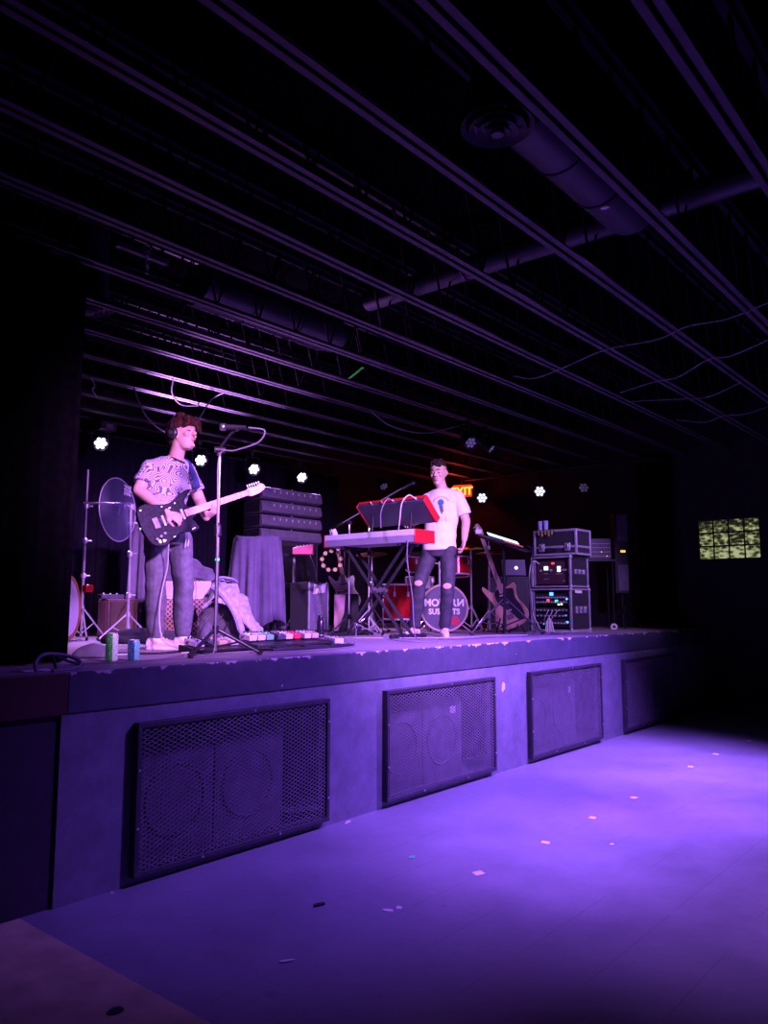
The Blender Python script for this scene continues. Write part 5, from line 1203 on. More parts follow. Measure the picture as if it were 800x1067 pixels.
t = thing('shaker', 'dark egg shaped shaker hanging on a cord in front of the cream amplifier', 'shaker', (4.70, 2.545, S + 0.21))
MB().ball((0, 0, 0), (0.032, 0.032, 0.044), 16).lathe([(0.02, 0.03), (0.010, 0.06), (0.012, 0.10), (0.001, 0.105)], 12).build('bulb', 'black_plastic', t)
MB().tube(smooth_path([(0, 0, 0.10), (0.005, 0.0, 0.28), (0.015, 0.03, 0.372), (0.05, 0.09, 0.378), (0.09, 0.13, 0.378)], 5), 0.004, 6).build('cord', 'dark_wire', t)
t = thing('small_amplifier', 'small brown amplifier with a pinkish side, low at the left behind the cables', 'amplifier', (4.42, 3.62, S), -0.25)
MB().b2((-0.02, 0.0, 0.0), (0.30, 0.34, 0.40)).build('cabinet', mat('brown_vinyl', (0.13, 0.065, 0.05), 0.6, var=0.2).name, t, bevel=0.012)
MB().b2((-0.024, 0.02, 0.02), (-0.014, 0.32, 0.38)).build('side_panel', 'pink_case', t, bevel=0.004)
MB().b2((0.01, -0.008, 0.03), (0.27, 0.004, 0.37)).build('front_panel', mat('brown_cloth', (0.10, 0.06, 0.035), 0.8, var=0.2).name, t, bevel=0.004)
MB().tube(smooth_path([(0.06, 0.17, 0.40), (0.08, 0.17, 0.43), (0.20, 0.17, 0.43), (0.22, 0.17, 0.40)], 5), 0.009, 8).build('handle', 'black_plastic', t)
t = thing('effects_unit', 'dark pedal unit lying on the small brown amplifier', 'pedal', (4.52, 3.77, S + 0.402), -0.2)
MB().b2((-0.12, -0.07, 0), (0.12, 0.07, 0.045)).build('housing', 'pedal_dark', t, bevel=0.006)
for k in range(3): MB().lathe([(0.012, 0), (0.010, 0.016), (0.001, 0.017)], 10, (-0.07 + 0.07 * k, 0.02, 0.045)).build('knob', 'steel', t)
mat('array_ring', (0.2, 0.17, 0.25), 0.7, var=0.1)
# bass cabinet with logo
t = thing('bass_cabinet', 'small black carpeted bass cabinet with a white logo on its grille, beside the draped table', 'speaker', (6.54, 2.85, S))
MB().b2((0.0, 0.012, 0.02), (0.33, 0.32, 0.605)).build('cabinet', 'black_carpet', t, bevel=0.008)
MB().b2((0.022, 0.0, 0.04), (0.308, 0.014, 0.588)).build('grille', 'grille_cloth_dark', t, bevel=0.004)
for x in (0.008, 0.322): MB().b2((x - 0.010, -0.004, 0.025), (x + 0.010, 0.016, 0.60)).build('metal_edge', 'case_edge', t, bevel=0.003)
for z in (0.17, 0.40): MB().torus((0.165, 0.0, z), (0, 1, 0), 0.088, 0.005).build('cone_ring', 'array_ring', t)
for z in (0.17, 0.40): MB().torus((0.165, 0.0, z), (0, 1, 0), 0.035, 0.004).build('dust_cap_ring', 'array_ring', t)
lg = MB(Matrix.Translation((0.17, -0.003, 0.485)) @ Matrix.Rotation(PI / 2, 4, 'X') @ Matrix.Rotation(0.10, 4, 'Z'))
vs, fs = text_mesh('PEAVEY', 0.10, 0.003, None, bold=0.008); lg.add([V((v.x * 0.60 + v.y * 0.35, v.y * (1.0 + 0.25 * abs(v.x) / 0.1), v.z)) for v in vs], fs)
lg.build('logo', 'letter_white', t, smooth=False)
for x in (0.04, 0.29):
    for y in (0.05, 0.28): MB().cyl((x, y, 0), (x, y, 0.022), 0.018, n=10).build('foot', 'rubber', t)
# flat speaker stack on two bass cabinets
t0 = None
for k, z in enumerate((2.33, 2.52, 2.71, 2.90)):
    lab = ['flat dark speaker box at the bottom of the four-box stack, without lit dots', 'flat dark speaker box second from the bottom of the four-box stack', 'flat dark speaker box second from the top of the four-box stack', 'flat dark speaker box topmost in the four-box stack behind the draped table'][k]
    t = thing('line_array_speaker', lab, 'speaker', (6.98, 4.2, z), group='flat speaker boxes stacked behind the draped table')
    sc = [(0.0, 0.03), (0.0, 0.075), (0.03, 0.165), (0.40, 0.172), (0.40, 0.0), (0.06, 0.0)]
    mb = MB(); mb.rings([[(x, y, zz) for y, zz in sc] for x in (0.0, 1.14)]); mb.build('cabinet', 'black_plastic' if 0 else mat('array_paint', (0.17, 0.15, 0.20), 0.5, var=0.15).name if 'array_paint' not in MATS else 'array_paint', t, bevel=0.012)
    mb = MB(); fr_ = [(-0.012, 0.055), (0.012, 0.158), (0.022, 0.158), (0.0, 0.055)]
    mb.rings([[(x, y, zz) for y, zz in fr_] for x in (0.14, 1.12)]).build('front_grille', 'array_paint', t, bevel=0.003)
    MB().tube([(0.12, 0.02, 0.03), (1.05, 0.02, 0.03)], 0.012, 8).build('lower_lip', 'array_paint', t)
    MB().b2((-0.004, 0.06, 0.01), (0.0, 0.39, 0.16)).build('side_plate', 'black_plastic', t)
    if k:
        for q in range(8):
            x = 0.20 + 0.115 * q; MB().box((x, -0.004, 0.11), (0.012, 0.012, 0.034)).build('grille_clip', 'white_gloss', t)
    MB().cyl((0.62, 0.10, 0.165), (0.62, 0.10, 0.188), 0.012, n=8).build('rigging_pin', 'steel', t)
bl_ = thing('bass_bin', 'tall black bass cabinet pair in shadow carrying the flat speaker stack', 'speaker', (7.02, 4.24, S))
MB().b2((0, 0, 0.02), (1.06, 0.5, 0.60)).build('lower_cabinet', 'black_carpet', bl_, bevel=0.01); MB().b2((0, 0, 0.61), (1.06, 0.5, 1.20)).build('upper_cabinet', 'black_carpet', bl_, bevel=0.01)
for z in (0.31, 0.90): MB().b2((0.05, -0.012, z - 0.25), (1.01, 0.002, z + 0.25)).build('front_grille', 'black_metal', bl_, bevel=0.005)
for x in (0.06, 1.0):
    for y in (0.06, 0.44): MB().cyl((x, y, 0), (x, y, 0.022), 0.025, n=10).build('foot', 'rubber', bl_)
# --- cloth covered table, mound, white cloth table
def draped(name, label, loc, rz, w, d, h, z_hem, m, seed, flare=0.05, amp=0.022, nf=9, sag=None, n=120):
    r = random.Random(seed); rows = []
    def base(q):                                   # rounded rectangle, q in 0..1
        a = 2 * PI * q; c, s_ = math.cos(a), math.sin(a); k = 5.0
        rr = 1.0 / ((abs(c) ** k + abs(s_) ** k) ** (1 / k)); return V((w / 2 * c * rr, d / 2 * s_ * rr, 0))
    ph = [r.uniform(0, 6) for _ in range(4)]
    levels = [(0.0, 0.0), (0.35, 0.0), (0.8, 0.0), (0.95, 0.0), (1.0, 0.01), (1.0, 0.05), (1.0, 0.15), (1.0, 0.3), (1.0, 0.5), (1.0, 0.7), (1.0, 0.85), (1.0, 1.0)]
    vs = []
    for s_, t_ in levels:
        row = []
        for k in range(n):
            q = k / n; p = base(q) * max(s_, 0.001); a = 2 * PI * q; f = math.sin(nf * a + ph[0] + 0.8 * math.sin(3 * a + ph[1])) + 0.45 * math.sin(2.3 * nf * a + ph[2])
            o = p.normalized() if p.length > 1e-6 else V()
            fl = (flare * t_ + amp * f * min(1, t_ * 2.2)) if t_ > 0 else 0
            hem = z_hem + 0.05 * math.sin(2 * a + ph[3]) + 0.03 * math.sin(5 * a)
            z = h - (h - hem) * t_ - (0.012 * math.sin(4 * a + ph[1]) * s_ if t_ == 0 else 0)
            if sag and t_ == 0: z += sag(p.x, p.y)
            row.append(p + o * fl + V((0, 0, z)))
        vs.append(row)
    mb = MB().rings(vs, caps=False)
    o = tag(mb.build(name, m, None, loc, rz, ang=75), label, 'cloth')
    sd = o.modifiers.new('thick', 'SOLIDIFY'); sd.thickness = 0.006
    return o
draped('drape_cloth', 'dark purple cloth draped over a table, hanging in folds left of the bass cabinet', (5.72, 2.84, S), CF + 0.25, 0.50, 0.55, 1.075, 0.10, 'cloth_purple_black', 3, 0.05, 0.030, 10)
t = thing('table', 'folding table hidden under the dark purple draped cloth', 'table', (5.72, 2.84, S), CF + 0.25)
MB().b2((-0.23, -0.25, 1.03), (0.23, 0.25, 1.06)).build('tabletop', 'black_plastic', t, bevel=0.004)
for x in (-0.19, 0.19):
    for y in (-0.2, 0.2): MB().cyl((x, y, 0), (x, y, 1.03), 0.014, n=8).build('leg', 'black_metal', t)
mm = MB()
mw = [(-0.50, 0.02), (-0.46, 0.30), (-0.40, 0.55), (-0.30, 0.68), (-0.15, 0.70), (0.05, 0.64), (0.20, 0.52), (0.34, 0.34), (0.44, 0.12), (0.47, 0.02)]
def mound(label, loc, rz, prof, depth, m, seed, name='drape_cloth', cat='cloth', rough=0.02):
    r = random.Random(seed); rows = []
    for j, f in enumerate((0.05, 0.45, 0.8, 1.0, 1.0, 0.85, 0.5, 0.05)):
        y = depth * (j / 7 - 0.5); rows.append([V((x * (0.75 + 0.25 * f), y, max(0.004, z * f))) for x, z in [(p.x, p.y) for p in smooth_path([V((a, b, 0)) for a, b in prof], 4)]])
    mb = MB(); n_ = len(rows[0]); mb.add([p for q in rows for p in q] + [V((p.x, p.y, 0.002)) for q in rows for p in q], [])
    N_ = len(rows) * n_
    for j in range(len(rows) - 1):
        for k in range(n_ - 1):
            a, b, c, d = j * n_ + k, j * n_ + k + 1, (j + 1) * n_ + k + 1, (j + 1) * n_ + k
            mb.f.append((a, b, c, d)); mb.f.append((d + N_, c + N_, b + N_, a + N_))
    ed = [j * n_ for j in range(len(rows))]; e2 = [j * n_ + n_ - 1 for j in range(len(rows))]; f1 = list(range(n_)); f2 = [(len(rows) - 1) * n_ + k for k in range(n_)]
    for L_ in (ed, e2, f1, f2):
        for a, b in zip(L_, L_[1:]): mb.f.append((a, b, b + N_, a + N_))
    me = remeshed(mb, 0.016, 6); folds(me, rough, 6, seed); folds(me, rough * 0.5, 15, seed + 2)
    o = mesh_obj(name, me, m, None, loc); o.rotation_euler = (0, 0, rz)
    return tag(o, label, cat)
mound('dark purple cloth mound covering gear, sagging from behind the guitarist to the draped table', (5.18, 3.13, S), CF, [(-0.42, 0.02), (-0.40, 0.5), (-0.36, 0.98), (-0.28, 1.02), (-0.1, 0.86), (0.1, 0.72), (0.22, 0.60), (0.29, 0.35), (0.32, 0.02)], 0.40, 'cloth_purple_black', 5, rough=0.035)
draped('tablecloth', 'pale edged dark cloth over the small table behind the guitarist right hip', (5.06, 3.90, S), CF, 0.34, 0.42, 1.215, 0.35, 'cloth_purple_black', 8, 0.04, 0.02, 8)
t = thing('side_table', 'small table with a white top behind the guitarist right hip', 'table', (5.06, 3.90, S), CF)
MB().b2((-0.19, -0.22, 1.222), (0.19, 0.22, 1.245)).build('tabletop', 'paper_white', t, bevel=0.004)
for x in (-0.13, 0.13):
    for y in (-0.15, 0.15): MB().cyl((x, y, 0), (x, y, 1.19), 0.013, n=8).build('leg', 'black_metal', t)
# jacket on a backpack
mound('charcoal backpack slumped on the deck under the grey jacket, right of the amplifier', (4.66, 2.02, S), CF + 0.1, [(-0.25, 0.02), (-0.24, 0.2), (-0.18, 0.34), (-0.05, 0.36), (0.06, 0.28), (0.12, 0.1), (0.14, 0.02)], 0.30, 'bag_charcoal', 21, 'backpack', 'backpack', 0.02)
bp = [o for o in bpy.data.objects if o.name == 'backpack'][0]
for k in range(3): MB().tube(smooth_path([(-0.20 + 0.10 * k, -0.165, 0.09), (-0.17 + 0.10 * k, -0.175, 0.17), (-0.11 + 0.10 * k, -0.15, 0.25)], 4), 0.009, 6, flat=0.4).build('strap', 'black_plastic', bp)
def jacket():
    prof = [(-0.20, 0.40), (-0.10, 0.56), (0.02, 0.545), (0.12, 0.40), (0.22, 0.20), (0.30, 0.06), (0.34, 0.015)]
    rows = []
    for j in range(9):
        y = -0.20 + 0.40 * j / 8; w_ = math.sin(PI * (0.12 + 0.76 * j / 8)); rows.append([V((p.x + 0.05 * math.sin(j * 1.3), y - 0.10 * (1 - w_), max(0.02, p.y * (0.55 + 0.45 * w_)))) for p in smooth_path([V((a, b, 0)) for a, b in prof], 5)])
    mb = MB(); n_ = len(rows[0])
    mb.add([p for q in rows for p in q], [(j * n_ + k, j * n_ + k + 1, (j + 1) * n_ + k + 1, (j + 1) * n_ + k) for j in range(8) for k in range(n_ - 1)])
    o = mb.build('jacket', 'denim_grey', None, (4.66, 1.99, S), CF + 0.05, ang=80)
    s2 = o.modifiers.new('sub', 'SUBSURF'); s2.levels = 2; s2.render_levels = 2
    tx = bpy.data.textures.new('cloth_folds', 'CLOUDS'); tx.noise_scale = 0.11
    dm = o.modifiers.new('folds', 'DISPLACE'); dm.texture = tx; dm.strength = 0.09; dm.mid_level = 0.5
    sd = o.modifiers.new('thick', 'SOLIDIFY'); sd.thickness = 0.012
    tag(o, 'crumpled grey denim jacket thrown over the backpack right of the amplifier', 'jacket')
    MB().tube(smooth_path([(-0.10, -0.20, 0.50), (0.0, -0.235, 0.42), (0.10, -0.24, 0.27), (0.16, -0.23, 0.10)], 5), [0.055] * 15 + [0.045], 10, flat=0.6).build('sleeve', 'denim_grey', o)
    MB().tube(smooth_path([(-0.14, -0.02, 0.55), (-0.06, -0.12, 0.585), (0.03, -0.06, 0.575), (0.06, 0.04, 0.55)], 5), 0.024, 8, flat=0.5).build('collar', 'denim_grey', o)
jacket()

# --- small synth, case, bottle, beside the bass cabinet
t = thing('small_synthesizer', 'small pink topped synthesizer on a chrome stand above the bass cabinet', 'keyboard', (6.69, 3.11, S + 0.945), CF)
MB().add([(-0.12, -0.09, 0.0), (0.12, -0.09, 0.0), (0.12, 0.09, 0.0), (-0.12, 0.09, 0.0), (-0.12, -0.09, 0.075), (0.12, -0.09, 0.115), (0.12, 0.09, 0.135), (-0.12, 0.09, 0.095)], [(0, 3, 2, 1), (4, 5, 6, 7), (0, 1, 5, 4), (1, 2, 6, 5), (2, 3, 7, 6), (3, 0, 4, 7)]).build('case', 'pink_gloss', t, bevel=0.006)
for k in range(5): MB().lathe([(0.008, 0), (0.007, 0.014), (0.001, 0.015)], 10, (-0.08 + 0.04 * k, 0.05, 0.098 + 0.006 * k)).build('knob', 'white_gloss', t)
MB().tube(smooth_path([(0.08, 0.0, 0.0), (0.13, -0.02, -0.12), (0.16, -0.02, -0.26), (0.10, -0.02, -0.33), (0.06, -0.02, -0.20)], 6), 0.005, 6).build('lead', 'pale_wire', t)
t = thing('keyboard_stand', 'thin chrome stand under the small pink synthesizer', 'stand', (6.69, 3.27, S), CF)
MB().cyl((0, 0, 0.02), (0, 0, 0.93), 0.016, n=10).build('pole', 'chrome', t); tripod(t, 0.24, 0.2, 'black_metal', 0.2, 0.009)
MB().b2((-0.11, -0.08, 0.925), (0.11, 0.08, 0.95)).build('top_plate', 'black_metal', t, bevel=0.004)
t = thing('small_keyboard', 'thin black keyboard lying flat behind the draped table, left of the pink synthesizer', 'keyboard', (6.32, 3.40, S + 0.88), CF)
MB().b2((-0.22, -0.10, 0), (0.16, 0.10, 0.06)).build('case', 'pedal_dark', t, bevel=0.006)
for k in range(12): MB().b2((-0.20 + 0.028 * k, -0.095, 0.06), (-0.175 + 0.028 * k, 0.02, 0.068)).build('white_key', 'key_white', t, smooth=False)
t = thing('keyboard_stand', 'black crossed stand under the thin black keyboard behind the draped table', 'stand', (6.32, 3.40, S), CF)
for sy in (-1, 1): MB().cyl((-0.20, 0.05 * sy, 0.02), (0.16, 0.05 * sy, 0.87), 0.013, n=8).build('crossed_tube', 'black_metal', t); MB().cyl((0.16, 0.07 * sy, 0.02), (-0.20, 0.07 * sy, 0.87), 0.013, n=8).build('crossed_tube', 'black_metal', t)
t = thing('tapered_case', 'pale pink tapered case with dark back standing in front of the white guitar', 'case', (6.95, 2.80, S), CF)
o_ = [(-0.02, 0.46), (0.115, 0.46), (0.10, 0.24), (0.03, 0.02), (-0.02, 0.02)]
MB(Matrix.Rotation(PI / 2, 4, 'X')).prism(o_, 0.0, 0.012).build('pale_front', 'pink_case', t, bevel=0.003)
MB().b2((-0.03, 0.0, 0.0), (0.27, 0.18, 0.47)).build('case_body', 'black_carpet', t, bevel=0.012)
MB().tube(smooth_path([(0.02, 0.09, 0.47), (0.04, 0.09, 0.50), (0.14, 0.09, 0.50), (0.16, 0.09, 0.47)], 5), 0.009, 8).build('handle', 'black_plastic', t)
t = thing('flask', 'tall dark flask standing on the deck in front of the bass cabinet', 'bottle', (5.90, 2.02, S))
MB().lathe([(0.001, 0.0), (0.036, 0.002), (0.037, 0.01), (0.037, 0.165), (0.030, 0.18), (0.001, 0.18)], 24).build('flask_body', mat('flask_paint', (0.05, 0.04, 0.06), 0.25, 0.6, var=0.1).name, t)
MB().lathe([(0.001, 0.18), (0.028, 0.181), (0.030, 0.19), (0.030, 0.222), (0.026, 0.228), (0.001, 0.228)], 20).build('cap', 'black_plastic', t)
MB().lathe([(0.0375, 0.02), (0.0380, 0.022), (0.0380, 0.026), (0.0375, 0.028)], 24).build('base_band', 'steel', t)

# --- drinks cans at the front edge
mat('can_metal', (0.7, 0.7, 0.72), 0.3, 0.3, var=0)
def can_mat(name, bg, fg, scale):
    def f(N, L, co, b):
        xyz = _sep(N, L, co); ang = _math(N, L, 'ARCTAN2', xyz[1], xyz[0])
        cmb = N.new('ShaderNodeCombineXYZ'); L.new(_math(N, L, 'MULTIPLY', ang, 0.035), cmb.inputs[0]); L.new(xyz[2], cmb.inputs[1])
        n = _noise(N, L, cmb.outputs[0], scale, 4, 0.7)
        band = _math(N, L, 'LESS_THAN', _math(N, L, 'ABSOLUTE', _math(N, L, 'ADD', ang, 2.55)), 0.55)
        t = _math(N, L, 'GREATER_THAN', _math(N, L, 'ADD', n, _math(N, L, 'MULTIPLY', band, 0.18)), 0.60)
        return _mix(N, L, t, bg, fg)
    ramp_mat(name, f, 0.3)
can_mat('can_green_print', (0.72, 0.95, 0.62), (0.02, 0.5, 0.05), 90)
can_mat('can_blue_print', (0.20, 0.75, 0.52), (0.03, 0.08, 0.22), 110)
def can(label, loc, r, h, m):
    t = thing('drink_can', label, 'can', loc)
    MB().lathe([(r * 0.72, 0.0), (r * 0.80, 0.002), (r, 0.010), (r, h - 0.016), (r * 0.84, h - 0.003)], 28).build('can_body', m, t)
    MB().lathe([(r * 0.80, h - 0.005), (r * 0.86, h - 0.004), (r * 0.86, h), (r * 0.80, h), (r * 0.76, h - 0.006), (0.001, h - 0.006)], 28).build('lid', 'can_metal', t)
    MB().b2((-0.008, -0.012, h - 0.0065), (0.008, 0.012, h - 0.004)).build('pull_tab', 'can_metal', t)
can('tall white and green drink can on the stage edge, taller of the two cans', (2.613, 0.53, S), 0.036, 0.172, 'can_green_print')
can('shorter blue drink can on the stage edge beside the tall green one', (2.728, 0.475, S), 0.036, 0.130, 'can_blue_print')

# --- pedals
def board(label, loc, rz, w, d, h):
    t = thing('pedalboard', label, 'pedalboard', loc, rz)
    for k in range(4):
        y = -d / 2 + d * (k + 0.5) / 4; M = Matrix.Rotation(math.atan2(h * 0.6, d), 4, 'X')
        MB(M).b2((-w / 2, y - d * 0.10, h * 0.55), (w / 2, y + d * 0.10, h * 0.55 + 0.014)).build('rail', 'black_metal', t, bevel=0.003)
    for sx in (-1, 1):
        mb = MB(); x = sx * (w / 2 - 0.012); mb.rings([[(x + e, -d / 2, 0), (x + e, d / 2, 0), (x + e, d / 2, h * 1.15), (x + e, -d / 2, h * 0.42)] for e in (-0.01, 0.01)]).build('side_rail', 'black_metal', t, bevel=0.003)
    return t
def pedal(label, loc, rz, w, d, h, m, knobs=2, led=None, rx=0.16, grp=None):
    t = thing('effects_pedal', label, 'pedal', loc, rz, grp); t.rotation_euler = (rx, 0, rz)
    MB().add([(-w / 2, -d / 2, 0), (w / 2, -d / 2, 0), (w / 2, d / 2, 0), (-w / 2, d / 2, 0), (-w / 2, -d / 2, h * 0.8), (w / 2, -d / 2, h * 0.8), (w / 2, d / 2, h), (-w / 2, d / 2, h)],
             [(0, 3, 2, 1), (4, 5, 6, 7), (0, 1, 5, 4), (1, 2, 6, 5), (2, 3, 7, 6), (3, 0, 4, 7)]).build('housing', m, t, bevel=0.004)
    for k in range(knobs): MB().lathe([(0.008, 0), (0.007, 0.012), (0.001, 0.013)], 10, ((k - (knobs - 1) / 2) * w / max(2, knobs) , d * 0.28, h * 0.93)).build('knob', 'black_plastic' if m != 'pedal_dark' else 'steel', t)
    MB().lathe([(0.009, 0), (0.009, 0.006), (0.006, 0.014), (0.001, 0.015)], 12, (0, -d * 0.28, h * 0.83)).build('footswitch', 'steel', t)
    for sx in (-1, 1): MB().cyl((sx * w / 2, d * 0.1, h * 0.5), (sx * (w / 2 + 0.022), d * 0.1, h * 0.5), 0.006, n=8).build('jack_plug', 'black_plastic', t)
    if led: MB().ball((0, 0, h * 0.89), 0.005, 8).build('indicator', led, t)
    return t
board('slim pedalboard behind the microphone stand legs, left of the two pedalboards', (3.66, 0.86, S), 0.08, 0.52, 0.24, 0.05)
board('long pedalboard right of the microphone stand, crowded with effects pedals', (4.48, 1.02, S), 0.02, 0.86, 0.30, 0.06)
PD = [(3.47, 0.88, 0.085, 0.13, 'pedal_white', 'white pedal at the left end of the slim pedalboard, nearest the guitarist shoe'), (3.585, 0.88, 0.08, 0.12, 'pedal_dark', 'dark pedal second from the left on the slim pedalboard'), (3.69, 0.89, 0.08, 0.12, 'pedal_tan', 'tan pedal third from the left on the slim pedalboard'), (3.80, 0.90, 0.075, 0.13, 'pedal_white', 'white pedal at the right end of the slim pedalboard')]
for x, y, w, d, m, l in PD: pedal(l, (x, y, S + 0.052), 0.08, w, d, 0.045, m, 3 if m == 'pedal_white' else 2, grp='effects pedals on the slim pedalboard')
PD2 = [(4.11, 'pedal_white', 'white pedal at the left end of the long pedalboard', 'led_white'), (4.21, 'pedal_white', 'white pedal second from the left on the long pedalboard', None), (4.31, 'pedal_green', 'greenish pedal third from the left on the long pedalboard', 'led_green'), (4.41, 'pedal_dark', 'dark pedal fourth from the left on the long pedalboard', None),
       (4.51, 'pedal_white', 'white pedal in the middle of the long pedalboard, left of the red one', None), (4.61, 'pedal_red', 'red pedal on the long pedalboard', 'led_red'), (4.71, 'pedal_white', 'white pedal just right of the red one on the long pedalboard', None), (4.81, 'pedal_tan', 'tan pedal at the right end of the long pedalboard', None)]
for k, (x, m, l, ld) in enumerate(PD2): pedal(l, (x, 1.05 + 0.012 * (k % 3), S + 0.066), 0.02, 0.078, 0.125, 0.05, m, 2 + k % 2, ld, 0.14, 'effects pedals on the long pedalboard')
pedal('white expression style pedal on the deck right of the long pedalboard', (5.06, 1.02, S + 0.001), -0.3, 0.09, 0.20, 0.06, 'pedal_white', 1, None, 0.0)
pedal('small dark pedal on the deck at the right end of the pedals', (5.22, 1.12, S + 0.001), 0.2, 0.07, 0.11, 0.05, 'pedal_dark', 2, None, 0.0)
t = thing('flat_board', 'flat empty black board lying on the deck in front of the long pedalboard', 'board', (4.35, 0.62, S), 0.03)
MB().b2((-0.45, -0.09, 0.0), (0.45, 0.09, 0.022)).build('plate', 'black_metal', t, bevel=0.005)
for x in (-0.3, 0.0, 0.3): MB().b2((x - 0.07, -0.04, 0.0221), (x + 0.07, 0.03, 0.028)).build('grip_pad', 'rubber', t)
t = thing('power_box', 'red and white mains box on the deck behind the long pedalboard', 'box', (5.02, 2.00, S), CF)
MB().b2((-0.12, -0.06, 0), (0.12, 0.06, 0.07)).build('housing', 'pedal_dark', t, bevel=0.006)
MB().b2((-0.11, -0.064, 0.01), (0.11, -0.058, 0.03)).build('red_strip', 'pedal_red', t)
for k in range(4): MB().b2((-0.10 + 0.055 * k, -0.063, 0.038), (-0.065 + 0.055 * k, -0.058, 0.062)).build('socket', 'white_gloss', t)

# --- desk with glowing tablet, laptop, racks at the right
t = thing('tablet_desk', 'tilted flat desk with a glowing cyan tablet screen, on a black folding stand', 'desk', (7.74, 0.92, S + 1.06), CF + 0.05)
Mt = Matrix.Rotation(0.30, 4, 'Y') @ Matrix.Rotation(0.05, 4, 'X')
MB(Mt).b2((-0.29, -0.16, -0.03), (0.32, 0.16, -0.012)).build('tray', 'black_metal', t, bevel=0.004)
t2 = thing('tablet', 'tablet with a bright cyan white screen lying on the tilted desk', 'tablet', (7.74, 0.92, S + 1.06), CF + 0.05)
MB(Mt).b2((-0.21, -0.155, -0.012), (0.20, 0.10, 0.002)).build('casing', 'black_plastic', t2, bevel=0.004)
Ms = Mt @ Matrix.Translation((0, -0.11, 0.0)) @ Matrix.Rotation(0.20, 4, 'X')
MB(Ms).b2((-0.20, -0.03, 0.012), (0.16, 0.16, 0.018)).build('screen', 'screen_glow', t2)
MB(Mt).b2((-0.02, -0.157, -0.011), (0.21, -0.154, 0.001)).build('red_edge', 'screen_red', t2)
t = thing('microphone_clip_box', 'small pale box clipped to the upper end of the tilted desk', 'box', (7.55, 1.13, S + 1.145), CF)
MB().b2((-0.035, -0.03, 0), (0.04, 0.03, 0.05)).build('box_body', 'paper_white', t, bevel=0.006); MB().ball((-0.01, 0, 0.062), 0.02, 10).build('knob', 'pale_wire', t)
t = thing('folding_stand', 'black folding tripod stand under the tilted desk, in front of the bass guitar', 'stand', (7.80, 0.95, S), CF)
MB().cyl((0, 0, 0.03), (0, 0, 1.03), 0.017, n=12).build('pole', 'black_metal', t); MB().cyl((0, 0, 0.6), (0, 0, 0.64), 0.03, n=12).build('height_clutch', 'black_plastic', t)
for sx, sy in ((-1, -0.3), (1, -0.2), (0.1, 1)):
    d = V((sx, sy, 0)).normalized(); lg = MB().cyl(d * 0.02 + V((0, 0, 0.40)), d * 0.42 + V((0, 0, 0.015)), 0.011, n=8).build('leg', 'black_metal', t)
    MB().cyl(d * 0.40, d * 0.43 + V((0, 0, 0.03)), 0.016, n=8).build('rubber_foot', 'rubber', lg); MB().cyl(V((0, 0, 0.10)), d * 0.22 + V((0, 0, 0.19)), 0.008, n=6).build('brace', 'black_metal', t)
cable('desk_cable', 'thin cable arching from the tilted desk down to the power unit', 'cable', [(7.93, 0.72, 2.14), (8.02, 0.70, 2.10), (8.14, 0.78, 1.95), (8.20, 0.85, 1.7), (8.24, 0.86, 1.5), (8.3, 0.84, 1.138)], 0.006, 'dark_wire')
t = thing('laptop', 'dark laptop seen from behind its lid with a small glowing mark', 'laptop', (8.78, 1.40, S + 0.70), CF)
Ml2 = Matrix.Rotation(-0.32, 4, 'X')
MB().b2((-0.15, 0.0, 0.0), (0.15, 0.21, 0.016)).build('base', 'black_plastic', t, bevel=0.004)
MB(Ml2).b2((-0.15, -0.012, 0.012), (0.15, -0.004, 0.225)).build('lid', 'grille_cloth_dark', t, bevel=0.004)
MB(Ml2 @ Matrix.Rotation(PI / 2, 4, 'X')).lathe([(0.001, 0.0125), (0.024, 0.0125), (0.022, 0.0135), (0.001, 0.0135)], 20, (0.03, 0.11, 0)).build('glowing_mark', 'logo_glow', t)
t = thing('road_case', 'black road case table carrying the laptop behind the bass guitar', 'case', (8.80, 1.52, S), CF)
MB().b2((-0.24, -0.14, 0.0), (0.24, 0.20, 0.695)).build('case_body', 'case_black', t, bevel=0.008)
for x in (-0.24, 0.24): MB().b2((x - 0.008, -0.146, 0.0), (x + 0.008, -0.130, 0.69)).build('edge_trim', 'pedal_dark', t)
MB().tube([(-0.06, -0.14, 0.45), (-0.06, -0.165, 0.45), (0.06, -0.165, 0.45), (0.06, -0.14, 0.45)], 0.008, 8).build('handle', 'black_metal', t)
t = thing('power_unit', 'black power unit with two glowing amber displays, low between bass guitar and racks', 'power unit', (9.42, 1.78, S), CF)
MB().b2((-0.16, 0.0, 0.0), (0.17, 0.28, 0.72)).build('housing', 'case_black', t, bevel=0.008)
for z in (0.575, 0.64): MB().b2((-0.05, -0.006, z - 0.024), (0.055, 0.002, z + 0.024)).build('amber_display', 'led_amber', t, bevel=0.003)
MB().b2((0.10, -0.006, 0.63), (0.14, 0.002, 0.66)).build('indicator', 'led_red', t); MB().b2((0.03, -0.006, 0.37), (0.05, 0.002, 0.43)).build('indicator', 'led_green', t); MB().b2((0.0, -0.006, 0.27), (0.03, 0.002, 0.30)).build('indicator', 'led_red', t)
for z in (0.12, 0.46): MB().b2((-0.13, -0.01, z - 0.05), (0.14, 0.002, z + 0.05) if z < 0.3 else (-0.06, 0.002, z + 0.05)).build('panel', 'pedal_dark', t, bevel=0.003)

